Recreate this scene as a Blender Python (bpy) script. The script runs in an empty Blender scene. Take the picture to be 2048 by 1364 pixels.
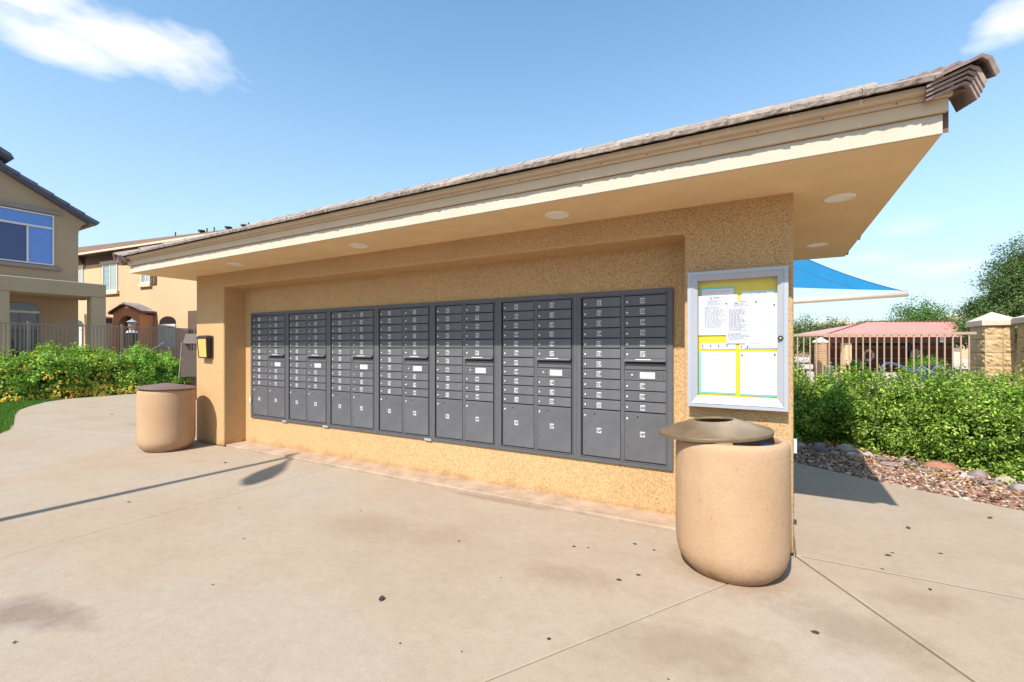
import bpy, math, random
import numpy as np
from mathutils import Vector, Matrix
random.seed(7)
RNG = np.random.default_rng(11)
scn = bpy.context.scene
C = scn.collection
PI = math.pi

# ------------------------------------------------------------------ camera
EYE = 1.465
YAW = 0.5164
cam_d = bpy.data.cameras.new('camera')
cam = bpy.data.objects.new('camera', cam_d)
C.objects.link(cam)
cam.location = (0, 0, EYE)
cam.rotation_euler = (PI / 2, 0, YAW)
cam_d.sensor_width = 36
cam_d.lens = 918.87 / 2048 * 36
cam_d.shift_y = 11.64 / 2048
cam_d.clip_start = 0.05
cam_d.clip_end = 2000
scn.camera = cam

# ------------------------------------------------------------------ light
SUN_D = Vector((0.035, 1.0, -1.12)).normalized()
sun_l = bpy.data.lights.new('sun', 'SUN')
sun_l.energy = 4.7
sun_l.angle = math.radians(0.53)
sun_l.color = (1.0, 0.94, 0.85)
sun = bpy.data.objects.new('sun', sun_l)
C.objects.link(sun)
sun.rotation_euler = SUN_D.to_track_quat('-Z', 'Y').to_euler()
sun.location = (0, -10, 12)

world = bpy.data.worlds.new('World')
scn.world = world
world.use_nodes = True
wn, wl = world.node_tree.nodes, world.node_tree.links
wn.clear()
w_out = wn.new('ShaderNodeOutputWorld')
w_bg = wn.new('ShaderNodeBackground')
w_bg.inputs['Strength'].default_value = 0.13
sky = wn.new('ShaderNodeTexSky')
sky.sky_type = 'NISHITA'
sky.sun_disc = False
sky.sun_elevation = math.radians(48.2)
sky.sun_rotation = math.radians(182)
sky.altitude = 400
sky.air_density = 1.0
sky.dust_density = 0.9
sky.ozone_density = 2.0
w_tc = wn.new('ShaderNodeTexCoord')


def wmath(op, a, b=None, clamp=False):
    n = wn.new('ShaderNodeMath'); n.operation = op; n.use_clamp = clamp
    for i, v in enumerate((a, b)):
        if v is None: continue
        if hasattr(v, 'is_linked') or hasattr(v, 'links'): wl.new(v, n.inputs[i])
        else: n.inputs[i].default_value = v
    return n.outputs[0]


w_noise = wn.new('ShaderNodeTexNoise')
w_noise.inputs['Scale'].default_value = 11.0
w_noise.inputs['Detail'].default_value = 7.0
w_noise.inputs['Roughness'].default_value = 0.55
w_map = wn.new('ShaderNodeMapping')
w_map.inputs['Scale'].default_value = (1, 1, 2.4)
wl.new(w_tc.outputs['Generated'], w_map.inputs['Vector'])
wl.new(w_map.outputs[0], w_noise.inputs['Vector'])


def cloud(center, sx, sy, sz, amount, rot=0.0, amp=1.5):
    """soft ellipsoid in direction space broken by noise"""
    sub = wn.new('ShaderNodeVectorMath'); sub.operation = 'SUBTRACT'
    wl.new(w_tc.outputs['Generated'], sub.inputs[0]); sub.inputs[1].default_value = center
    m = wn.new('ShaderNodeVectorRotate'); m.rotation_type = 'Z_AXIS'; m.inputs['Angle'].default_value = rot
    wl.new(sub.outputs[0], m.inputs['Vector'])
    mul = wn.new('ShaderNodeVectorMath'); mul.operation = 'MULTIPLY'
    wl.new(m.outputs[0], mul.inputs[0]); mul.inputs[1].default_value = (1 / sx, 1 / sy, 1 / sz)
    ln = wn.new('ShaderNodeVectorMath'); ln.operation = 'LENGTH'
    wl.new(mul.outputs[0], ln.inputs[0])
    d = wmath('SUBTRACT', 1.0, ln.outputs['Value'])
    n = wmath('MULTIPLY', wmath('SUBTRACT', w_noise.outputs['Fac'], 0.5), amp * 2)
    v = wmath('ADD', d, n)
    v = wmath('MULTIPLY', v, 1.35, True)
    v = wmath('SMOOTH_MIN', v, 1.0)
    return wmath('MULTIPLY', v, amount)


masks = [cloud((-0.838, 0.312, 0.452), .17, .15, .047, .95, 0.0, .65),
         cloud((-0.872, 0.205, 0.470), .15, .11, .055, .9, 0.0, .8),
         cloud((-0.868, 0.262, 0.424), .12, .10, .036, .85, 0.0, .7),
         cloud((0.290, 0.858, 0.432), .055, .07, .030, .9, 0.0, .8),
         cloud((0.18, 0.965, 0.191), .05, .08, .018, .30, 0.0, 1.0),
         cloud((0.245, 0.963, 0.125), .07, .08, .018, .40, 0.0, 1.0),
         cloud((0.14, 0.975, 0.150), .05, .08, .016, .32, 0.0, 1.0),
         cloud((0.45, -0.75, 0.45), .35, .25, .10, .8),
         cloud((0.85, 0.15, 0.35), .25, .35, .08, .8),
         cloud((-0.35, -0.85, 0.35), .35, .25, .08, .8)]
tot = masks[0]
for mm in masks[1:]:
    tot = wmath('MAXIMUM', tot, mm)
w_hsv = wn.new('ShaderNodeHueSaturation')
w_hsv.inputs['Saturation'].default_value = 1.0
wl.new(sky.outputs[0], w_hsv.inputs['Color'])
w_mix = wn.new('ShaderNodeMixRGB')
wl.new(tot, w_mix.inputs['Fac'])
w_tint = wn.new('ShaderNodeMixRGB'); w_tint.blend_type = 'MULTIPLY'; w_tint.inputs['Fac'].default_value = 1
wl.new(w_hsv.outputs[0], w_tint.inputs['Color1']); w_tint.inputs['Color2'].default_value = (1.06, 1.43, 1.42, 1)
w_sep = wn.new('ShaderNodeSeparateXYZ'); wl.new(w_tc.outputs['Generated'], w_sep.inputs[0])
w_hz = wmath('MULTIPLY', wmath('POWER', wmath('SUBTRACT', 1.0, wmath('ABSOLUTE', w_sep.outputs['Z']), True), 3.0), .95)
w_hm = wn.new('ShaderNodeMixRGB'); wl.new(w_hz, w_hm.inputs['Fac']); wl.new(w_tint.outputs[0], w_hm.inputs['Color1'])
w_hm.inputs['Color2'].default_value = (3.95, 4.35, 4.9, 1)
wl.new(w_hm.outputs[0], w_mix.inputs['Color1'])
w_mix.inputs['Color2'].default_value = (6.2, 6.2, 6.3, 1)
wl.new(w_mix.outputs[0], w_bg.inputs['Color'])
wl.new(w_bg.outputs[0], w_out.inputs['Surface'])

scn.view_settings.view_transform = 'Standard'
scn.view_settings.look = 'None'
scn.view_settings.exposure = 0.6
scn.view_settings.gamma = 1
scn.view_settings.use_curve_mapping = False
scn.render.engine = 'CYCLES'


# ------------------------------------------------------------------ materials
def new_mat(name):
    m = bpy.data.materials.new(name)
    m.use_nodes = True
    nt = m.node_tree
    return m, nt, nt.nodes['Principled BSDF']


def coords(nt, kind='Object'):
    if kind == 'Position':
        return nt.nodes.new('ShaderNodeNewGeometry').outputs['Position']
    return nt.nodes.new('ShaderNodeTexCoord').outputs[kind]


def noise_n(nt, vec, scale, detail=3, rough=.5, dist=0.0):
    n = nt.nodes.new('ShaderNodeTexNoise')
    n.inputs['Scale'].default_value = scale
    n.inputs['Detail'].default_value = detail
    n.inputs['Roughness'].default_value = rough
    n.inputs['Distortion'].default_value = dist
    nt.links.new(vec, n.inputs['Vector'])
    return n.outputs['Fac']


def ramp(nt, fac, stops):
    r = nt.nodes.new('ShaderNodeValToRGB')
    e = r.color_ramp.elements
    while len(e) > 1: e.remove(e[-1])
    for i, (p, c) in enumerate(stops):
        if i == 0: e[0].position = p
        else: e.new(p)
        e[i].color = c if len(c) == 4 else (*c, 1)
    nt.links.new(fac, r.inputs[0])
    return r.outputs[0]


def mixc(nt, fac, a, b, mode='MIX'):
    n = nt.nodes.new('ShaderNodeMixRGB'); n.blend_type = mode
    for i, v in ((0, fac), (1, a), (2, b)):
        if isinstance(v, (int, float)): n.inputs[i].default_value = v
        elif isinstance(v, tuple): n.inputs[i].default_value = (*v[:3], 1)
        else: nt.links.new(v, n.inputs[i])
    return n.outputs[0]


def bump(nt, bsdf, layers):
    prev = None
    for h, strength, dist in layers:
        b = nt.nodes.new('ShaderNodeBump')
        b.inputs['Strength'].default_value = strength
        b.inputs['Distance'].default_value = dist
        nt.links.new(h, b.inputs['Height'])
        if prev: nt.links.new(prev, b.inputs['Normal'])
        prev = b.outputs[0]
    nt.links.new(prev, bsdf.inputs['Normal'])


def simple(name, col, rough=.6, metal=0.0, var=.10, vscale=6, bscale=0, bdist=.002, spec=.5, kind='Object', rnd=0.0):
    m, nt, b = new_mat(name)
    v = coords(nt, kind)
    n = noise_n(nt, v, vscale, 4, .6)
    lo = tuple(c * (1 - var) for c in col); hi = tuple(min(1, c * (1 + var)) for c in col)
    c = ramp(nt, n, [(.3, lo), (.7, hi)])
    if rnd:
        oi = nt.nodes.new('ShaderNodeObjectInfo')
        k = ramp(nt, oi.outputs['Random'], [(0, (1 - rnd,) * 3), (1, (1 + rnd,) * 3)])
        c = mixc(nt, 1.0, c, k, 'MULTIPLY')
    nt.links.new(c, b.inputs['Base Color'])
    b.inputs['Roughness'].default_value = rough
    b.inputs['Metallic'].default_value = metal
    b.inputs['Specular IOR Level'].default_value = spec
    if bscale:
        bump(nt, b, [(noise_n(nt, v, bscale, 5, .6), .7, bdist)])
    return m


def stucco(name, col, lace=24, depth=.010, var=.12):
    m, nt, b = new_mat(name)
    v = coords(nt)
    big = noise_n(nt, v, 1.3, 4, .6)
    fine = noise_n(nt, v, 60, 3, .6)
    c1 = ramp(nt, big, [(.3, tuple(c * (1 - var) for c in col)), (.7, tuple(c * (1 + var * .6) for c in col))])
    c2 = ramp(nt, fine, [(.3, (.90,) * 3), (.65, (1.04,) * 3)])
    mps = nt.nodes.new('ShaderNodeMapping'); mps.inputs['Scale'].default_value = (.8, .8, 1.5); nt.links.new(v, mps.inputs['Vector'])
    lacev = noise_n(nt, mps.outputs[0], lace, 4, .6, .5)
    brk = noise_n(nt, v, lace * .8 + 3, 2, .5)
    crack = ramp(nt, lacev, [(.455, (1,) * 3), (.485, (.25,) * 3), (.505, (0,) * 3), (.52, (.9,) * 3), (.6, (1,) * 3)])
    msk = ramp(nt, brk, [(.46, (0,) * 3), (.56, (1,) * 3)])
    plate = mixc(nt, msk, crack, (1.0, 1.0, 1.0))
    grain = noise_n(nt, v, lace * 2.2, 4, .65)
    plate = mixc(nt, .5, plate, grain)
    crack_tint = mixc(nt, msk, ramp(nt, crack, [(0, (.91, .86, .81)), (.5, (1, 1, 1))]), (1.0, 1.0, 1.0))  # slightly darker and browner along the broken crack lines
    c = mixc(nt, 1.0, mixc(nt, 1.0, c1, c2, 'MULTIPLY'), crack_tint, 'MULTIPLY')
    sz = nt.nodes.new('ShaderNodeSeparateXYZ'); nt.links.new(v, sz.inputs[0])
    ad = nt.nodes.new('ShaderNodeMath'); ad.operation = 'MULTIPLY_ADD'; ad.inputs[1].default_value = .35
    nt.links.new(noise_n(nt, v, 5, 5, .7), ad.inputs[0]); nt.links.new(sz.outputs['Z'], ad.inputs[2])
    c = mixc(nt, 1.0, c, ramp(nt, ad.outputs[0], [(.16, (.74, .66, .60)), (.27, (1, 1, 1))]), 'MULTIPLY')
    nt.links.new(c, b.inputs['Base Color'])
    b.inputs['Roughness'].default_value = .92
    b.inputs['Specular IOR Level'].default_value = .15
    bump(nt, b, [(plate, .9, depth), (noise_n(nt, v, 150, 3, .7), .7, .003)])
    return m


M = {}
M['stucco'] = stucco('lace_stucco', (.57, .36, .178), 80, .0055, .06)
M['ledge'] = simple('stained_ledge_concrete', (.37, .265, .19), .85, var=.22, vscale=5, bscale=60, bdist=.002)
M['soffit'] = simple('smooth_soffit_stucco', (.75, .54, .305), .9, var=.06, vscale=2.5, bscale=90, bdist=.0015, spec=.2)
M['fascia'] = simple('fascia_stucco', (.52, .45, .36), .9, var=.05, vscale=5, bscale=110, bdist=.004, spec=.2)
M['board'] = simple('painted_fascia_board', (.58, .44, .30), .75, var=.06, vscale=4, bscale=40, bdist=.0006)
M['rake'] = simple('rake_board_paint', (.15, .075, .06), .8, var=.1)
M['deck'] = simple('roof_underlay', (.05, .045, .04), .9)


def tile_mat():
    m, nt, b = new_mat('weathered_concrete_tile')
    v = coords(nt, 'Position')
    n = noise_n(nt, v, 30, 6, .7)
    c = ramp(nt, n, [(.26, (.10, .08, .07)), (.40, (.30, .25, .215)), (.58, (.40, .345, .305)), (.74, (.52, .47, .42))])
    oi = nt.nodes.new('ShaderNodeObjectInfo')
    k = ramp(nt, oi.outputs['Random'], [(0, (.82, .80, .80)), (1, (1.12, 1.06, 1.0))])
    nt.links.new(mixc(nt, 1.0, c, k, 'MULTIPLY'), b.inputs['Base Color'])
    b.inputs['Roughness'].default_value = .93
    b.inputs['Specular IOR Level'].default_value = .2
    bump(nt, b, [(noise_n(nt, v, 70, 6, .75), 1.0, .010), (noise_n(nt, v, 260, 3, .7), .7, .003)])
    return m


M['tile'] = tile_mat()
M['cap'] = simple('rake_cap_tile', (.31, .225, .20), .85, var=.25, vscale=18, bscale=90, bdist=.003, rnd=.1)
M['box'] = simple('powder_coated_steel', (.090, .089, .096), .5, .0, var=.10, vscale=3.5, bscale=500, bdist=.0002, spec=.5)
M['boxdoor'] = simple('powder_coated_door', (.100, .099, .106), .48, .0, var=.12, vscale=5, bscale=500, bdist=.0002, spec=.5, rnd=.05)
M['gap'] = simple('dark_gap', (.015, .015, .017), .8)
M['lock'] = simple('nickel_lock', (.62, .60, .55), .3, .9, var=.1)
M['plate'] = simple('white_number_plate', (.52, .52, .53), .5, var=.03)
M['ink'] = simple('black_ink', (.02, .02, .022), .6)
M['alu'] = simple('anodised_aluminium', (.37, .38, .42), .45, .15, var=.04, vscale=3)
M['yellow'] = simple('yellow_backing_paper', (.66, .47, .012), .8, var=.05)
M['paper'] = simple('white_paper', (.60, .60, .63), .85, var=.02)
M['cream'] = simple('cream_paper', (.58, .57, .48), .85, var=.02)
M['teal'] = simple('teal_border_paper', (.13, .52, .50), .85, var=.08)
M['greyink'] = simple('grey_print', (.20, .20, .26), .8)
M['orangeink'] = simple('orange_print', (.85, .45, .32), .8)
M['redink'] = simple('red_print', (.55, .12, .14), .8)
M['blueink'] = simple('pale_blue_print', (.50, .70, .85), .8)
M['greenink'] = simple('pale_green_print', (.62, .80, .62), .8)
M['steel'] = simple('brushed_steel', (.55, .55, .56), .4, .6)
M['lid'] = simple('bronze_lid_metal', (.19, .135, .080), .42, .3, var=.22, vscale=7, bscale=30, bdist=.001)
M['lidbrown'] = simple('brown_lid_plastic', (.15, .095, .08), .55, .0, var=.15, vscale=9)
M['dark'] = simple('dark_inside', (.02, .02, .02), .9)
M['bluebag'] = simple('blue_bag', (.08, .20, .50), .4, var=.3, vscale=20)
M['rack'] = simple('white_scrap', (.75, .76, .78), .6, var=.1)
M['bronze'] = simple('dark_bronze_paint', (.045, .03, .022), .5, .2)
M['amber'] = simple('amber_glass', (.62, .42, .12), .25, var=.10, vscale=8)
M['lamp'] = simple('recessed_lamp_lens', (.85, .83, .78), .35, var=.04)
M['lamptrim'] = simple('recessed_lamp_trim', (.85, .82, .76), .5, var=.03)
M['fence_l'] = simple('taupe_fence_paint', (.27, .205, .17), .5, .1, var=.06)
M['fence_r'] = simple('tan_fence_paint', (.42, .28, .20), .5, .1, var=.06)
M['pole'] = simple('pole_paint', (.12, .10, .09), .5, .2)
M['greybox'] = simple('grey_stand_paint', (.12, .085, .07), .55, .1, var=.08)


def bin_mat():
    m, nt, b = new_mat('sandblasted_concrete')
    v = coords(nt)
    n1 = noise_n(nt, v, 3, 4, .6)
    c = ramp(nt, n1, [(.3, (.44, .275, .160)), (.7, (.49, .318, .195))])
    sp = nt.nodes.new('ShaderNodeTexVoronoi'); sp.inputs['Scale'].default_value = 26
    sp.inputs['Randomness'].default_value = 1
    nt.links.new(v, sp.inputs['Vector'])
    wn_ = nt.nodes.new('ShaderNodeTexWhiteNoise'); nt.links.new(sp.outputs['Position'], wn_.inputs['Vector'])
    big = ramp(nt, wn_.outputs['Value'], [(.68, (0,) * 3), (.69, (1,) * 3)])
    near = ramp(nt, sp.outputs['Distance'], [(.07, (1,) * 3), (.11, (0,) * 3)])
    pit = mixc(nt, 1.0, near, big, 'MULTIPLY')
    c = mixc(nt, pit, c, (.13, .08, .05))
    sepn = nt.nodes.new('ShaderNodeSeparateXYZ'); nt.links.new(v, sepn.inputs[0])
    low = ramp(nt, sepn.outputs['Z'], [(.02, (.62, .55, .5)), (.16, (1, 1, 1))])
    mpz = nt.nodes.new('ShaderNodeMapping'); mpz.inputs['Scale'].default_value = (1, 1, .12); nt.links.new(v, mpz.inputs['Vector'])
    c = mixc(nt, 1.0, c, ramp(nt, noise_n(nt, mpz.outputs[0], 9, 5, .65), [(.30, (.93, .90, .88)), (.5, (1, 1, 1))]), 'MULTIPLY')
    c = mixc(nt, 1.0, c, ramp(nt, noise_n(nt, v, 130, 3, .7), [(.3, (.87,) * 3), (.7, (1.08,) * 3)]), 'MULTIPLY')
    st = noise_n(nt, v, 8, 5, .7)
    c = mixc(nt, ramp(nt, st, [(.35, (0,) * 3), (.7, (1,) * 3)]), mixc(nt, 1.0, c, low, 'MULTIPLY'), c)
    nt.links.new(c, b.inputs['Base Color'])
    b.inputs['Roughness'].default_value = .9
    b.inputs['Specular IOR Level'].default_value = .2
    bump(nt, b, [(noise_n(nt, v, 120, 5, .75), .8, .004), (noise_n(nt, v, 22, 3), .5, .004)])
    return m


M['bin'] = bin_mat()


def concrete_mat():
    m, nt, b = new_mat('broomed_concrete')
    v = coords(nt, 'Position')
    n1 = noise_n(nt, v, .55, 5, .6, .1)
    n2 = noise_n(nt, v, 2.6, 7, .72, .15)
    n3 = noise_n(nt, v, 90, 3, .7)
    c = ramp(nt, n1, [(.32, (.350, .265, .192)), (.50, (.368, .290, .216)), (.68, (.366, .305, .245))])
    c = mixc(nt, ramp(nt, n2, [(.30, (.45,) * 3), (.55, (0,) * 3)]), c, mixc(nt, 1.0, c, (.84, .81, .79), 'MULTIPLY'))
    n4 = noise_n(nt, v, 16, 5, .7)
    c = mixc(nt, 1.0, c, ramp(nt, n4, [(.3, (.93, .925, .92)), (.7, (1.05,) * 3)]), 'MULTIPLY')
    c = mixc(nt, 1.0, c, ramp(nt, n3, [(.3, (.90,) * 3), (.7, (1.06,) * 3)]), 'MULTIPLY')

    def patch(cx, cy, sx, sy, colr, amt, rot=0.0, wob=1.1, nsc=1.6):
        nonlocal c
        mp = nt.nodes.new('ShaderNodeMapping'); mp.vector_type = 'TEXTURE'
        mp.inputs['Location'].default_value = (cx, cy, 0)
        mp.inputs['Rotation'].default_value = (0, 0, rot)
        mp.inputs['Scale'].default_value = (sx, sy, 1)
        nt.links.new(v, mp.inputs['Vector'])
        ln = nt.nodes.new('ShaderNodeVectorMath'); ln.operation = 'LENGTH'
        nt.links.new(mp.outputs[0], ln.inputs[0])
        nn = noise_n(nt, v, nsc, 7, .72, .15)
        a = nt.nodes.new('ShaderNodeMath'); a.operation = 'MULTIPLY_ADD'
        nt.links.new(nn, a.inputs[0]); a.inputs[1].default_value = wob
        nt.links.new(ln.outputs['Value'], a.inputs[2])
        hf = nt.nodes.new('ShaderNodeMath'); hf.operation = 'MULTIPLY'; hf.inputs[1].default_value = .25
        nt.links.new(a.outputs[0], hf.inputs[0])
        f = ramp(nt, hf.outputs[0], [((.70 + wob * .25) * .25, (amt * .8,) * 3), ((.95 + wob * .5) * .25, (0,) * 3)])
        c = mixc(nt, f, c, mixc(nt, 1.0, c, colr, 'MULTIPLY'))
    patch(-3.52, .90, .50, .17, (.56, .50, .55), .9, .22, 1.5, 2.6)
    patch(-.35, 2.35, .55, .30, (.72, .67, .63), .8, .3, 1.6, 4.5)
    patch(.35, 2.95, .50, .28, (.70, .66, .62), .8, -.2, 1.6, 5.5)
    patch(-1.15, 2.75, .38, .20, (.78, .72, .66), .8, 0, 1.6, 5.0)
    patch(.72, 3.45, .35, .18, (.76, .72, .68), .7, .4, 1.6, 5.5)
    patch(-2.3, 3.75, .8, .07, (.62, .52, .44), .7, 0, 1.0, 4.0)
    patch(-9.9, 4.2, 1.4, .30, (.72, .70, .68), .7, .1, .9, 2.0)
    patch(-2.8, 2.7, 1.0, .35, (.84, .78, .74), .8, .2, 1.6, 2.5)
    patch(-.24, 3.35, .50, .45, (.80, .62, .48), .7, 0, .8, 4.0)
    nt.links.new(c, b.inputs['Base Color'])
    b.inputs['Roughness'].default_value = .88
    b.inputs['Specular IOR Level'].default_value = .25
    bump(nt, b, [(n3, .6, .002), (noise_n(nt, v, 14, 5, .6), .4, .004)])
    return m


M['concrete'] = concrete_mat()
M['asphalt'] = simple('asphalt', (.05, .048, .047), .9, var=.2, vscale=3)
M['caulk'] = simple('pale_joint_filler', (.46, .39, .31), .8)
M['joint'] = simple('dirty_joint', (.27, .20, .15), .95, var=.3, vscale=20)
M['soil'] = simple('desert_soil', (.30, .20, .13), .95, var=.25, vscale=2, bscale=25, bdist=.02)
M['bark_mulch'] = simple('reddish_bed_soil', (.20, .11, .075), .95, var=.3, vscale=14, bscale=60, bdist=.01)
M['turf'] = simple('turf_soil', (.055, .095, .02), .95, var=.3, vscale=6)
M['houseA'] = simple('greenish_tan_stucco', (.39, .30, .20), .92, var=.06, vscale=1.2, bscale=50, bdist=.004, spec=.2)
M['houseA_trim'] = simple('grey_window_trim', (.26, .22, .20), .9, var=.05)
M['slate'] = simple('blue_grey_roof_tile', (.11, .13, .19), .7, var=.2, vscale=5, rnd=.1)
M['winframe'] = simple('white_vinyl_frame', (.62, .60, .60), .5, var=.02)
M['houseB'] = simple('peach_stucco', (.60, .41, .25), .92, var=.05, vscale=.8, bscale=40, bdist=.004, spec=.2)
M['houseB_band'] = simple('brown_stucco_band', (.13, .075, .055), .9, var=.08)
M['houseB_trim'] = simple('cream_trim', (.66, .52, .37), .85, var=.04)
M['roofB'] = simple('brown_roof_tile', (.22, .135, .105), .85, var=.25, vscale=3, bscale=16, bdist=.02)
M['orange'] = simple('orange_stucco', (.72, .33, .16), .9, var=.06)
M['grey_tile'] = simple('grey_porch_tile', (.26, .22, .22), .85, var=.25, vscale=8, rnd=.15)
M['brownwall'] = simple('dark_brown_block_wall', (.085, .055, .05), .92, var=.12, vscale=3)
M['redcurb'] = simple('red_brown_kerb', (.22, .11, .085), .9)
M['shutter'] = simple('brown_shutter_paint', (.15, .085, .065), .7)


def glass_pane(name, col=(.05, .09, .14), rough=.06):
    m, nt, b = new_mat(name)
    b.inputs['Base Color'].default_value = (*col, 1)
    b.inputs['Roughness'].default_value = rough
    b.inputs['Specular IOR Level'].default_value = 1.0
    v = coords(nt)
    bump(nt, b, [(noise_n(nt, v, .8, 2), .2, .02)])
    return m


M['glassA'] = glass_pane('painted_reflection_glass', (.07, .20, .60))  # bright blue reflection is put into the base colour
M['screen'] = simple('insect_screen', (.05, .085, .20), .5, var=.05)
M['blind'] = simple('blind_slat', (.13, .30, .70), .4, var=.05)
M['glassB'] = glass_pane('pale_window_glass', (.25, .33, .33))
M['curtain'] = simple('curtain_stripe', (.55, .58, .52), .8, var=.1)
M['darkglass'] = glass_pane('dark_window_glass', (.02, .02, .025))

mg = bpy.data.materials.new('case_glass'); mg.use_nodes = True
nt = mg.node_tree; nt.nodes.clear()
o_ = nt.nodes.new('ShaderNodeOutputMaterial'); tr = nt.nodes.new('ShaderNodeBsdfTransparent')
gl = nt.nodes.new('ShaderNodeBsdfGlossy'); gl.inputs['Roughness'].default_value = .03
fr = nt.nodes.new('ShaderNodeFresnel'); fr.inputs['IOR'].default_value = 1.5
mx = nt.nodes.new('ShaderNodeMixShader')
nt.links.new(fr.outputs[0], mx.inputs[0]); nt.links.new(tr.outputs[0], mx.inputs[1]); nt.links.new(gl.outputs[0], mx.inputs[2])
nt.links.new(mx.outputs[0], o_.inputs[0])
M['caseglass'] = mg


def leaf_mat(name, trans=.35, rough=.5):
    m = bpy.data.materials.new(name); m.use_nodes = True
    nt = m.node_tree
    b = nt.nodes['Principled BSDF']; out = nt.nodes['Material Output']
    at = nt.nodes.new('ShaderNodeVertexColor'); at.layer_name = 'tint'
    nt.links.new(at.outputs['Color'], b.inputs['Base Color'])
    b.inputs['Roughness'].default_value = rough
    b.inputs['Specular IOR Level'].default_value = .35
    t = nt.nodes.new('ShaderNodeBsdfTranslucent')
    br = mixc(nt, 1.0, at.outputs['Color'], (1.6, 1.9, .7), 'MULTIPLY')
    nt.links.new(br, t.inputs['Color'])
    mx = nt.nodes.new('ShaderNodeMixShader'); mx.inputs[0].default_value = trans
    nt.links.new(b.outputs[0], mx.inputs[1]); nt.links.new(t.outputs[0], mx.inputs[2])
    nt.links.new(mx.outputs[0], out.inputs['Surface'])
    return m


M['leaf'] = leaf_mat('leaf')


def tint_mat(name, rough=.85, bs=60, bd=.003):
    m, nt, b = new_mat(name)
    at = nt.nodes.new('ShaderNodeVertexColor'); at.layer_name = 'tint'
    nt.links.new(at.outputs['Color'], b.inputs['Base Color'])
    b.inputs['Roughness'].default_value = rough
    bump(nt, b, [(noise_n(nt, coords(nt), bs, 4, .6), .6, bd)])
    return m


M['stones'] = tint_mat('mixed_gravel')
M['petal'] = tint_mat('flower_petal', .6)
M['stem'] = simple('woody_stem', (.16, .11, .06), .85)
M['bark'] = simple('tree_bark', (.14, .10, .07), .9, var=.3, vscale=8, bscale=20, bdist=.02)
M['sail'] = simple('blue_shade_cloth', (.0, .13, .28), .8, var=.05, vscale=2)
M['cream_pole'] = simple('cream_steel_arm', (.60, .50, .40), .5, var=.04)
M['pink'] = simple('pink_metal_roof', (.60, .27, .235), .5, .0, var=.05, vscale=1.5)
M['pink_dark'] = simple('dark_ridge_metal', (.16, .06, .05), .6)
M['darkred'] = simple('dark_red_brown_wall', (.13, .06, .04), .85, var=.1, vscale=3)
M['splitface'] = simple('split_face_block', (.52, .36, .20), .95, var=.16, vscale=9, bscale=40, bdist=.012, spec=.1, rnd=.06)
M['mortar'] = simple('mortar', (.16, .11, .08), .95)
M['capstone'] = simple('cast_cap', (.55, .45, .36), .85, var=.06, bscale=60, bdist=.001)
M['brick'] = simple('tan_brick', (.50, .30, .16), .9, var=.1, rnd=.12)
M['rail_blue'] = simple('blue_vinyl_rail', (.04, .075, .20), .3, var=.05)
M['white'] = simple('white_paint', (.75, .74, .71), .6, var=.04)
M['dial'] = simple('clock_face', (.52, .52, .44), .6, var=.03)
M['pooldeck'] = simple('pool_deck_concrete', (.50, .42, .33), .9, var=.08)
M['olive'] = simple('hedge_core', (.02, .035, .01), .95)
M['navy'] = simple('navy_bin', (.012, .012, .03), .5)
M['green_tub'] = simple('grey_green_tub', (.12, .20, .19), .6)
M['redsign'] = simple('red_sign', (.5, .07, .05), .6)
M['stain'] = simple('gum_stain', (.035, .028, .022), .8)
M['dryleaf'] = simple('dry_leaf', (.06, .035, .02), .8)
M['chairblue'] = simple('grey_blue_mesh', (.20, .25, .32), .7, var=.1)


# ------------------------------------------------------------------ mesh helpers
def wloc(o):
    v = Vector((0, 0, 0))
    while o is not None:
        v += o.location; o = o.parent
    return v


def tag(o, label=None, cat=None, group=None, kind=None):
    if label: o['label'] = label
    if cat: o['category'] = cat
    if group: o['group'] = group
    if kind: o['kind'] = kind
    return o


def thing(name, label, cat, loc=(0, 0, 0), rz=0.0, group=None):
    o = bpy.data.objects.new(name, None)
    o.empty_display_size = .2
    C.objects.link(o)
    o.location = loc; o.rotation_euler = (0, 0, rz)
    return tag(o, label, cat, group)


def link(name, me, parent=None, loc=(0, 0, 0), rot=(0, 0, 0), scale=None):
    o = bpy.data.objects.new(name, me)
    C.objects.link(o)
    if parent: o.parent = parent
    o.location = loc; o.rotation_euler = rot
    if scale: o.scale = scale
    return o


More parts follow.
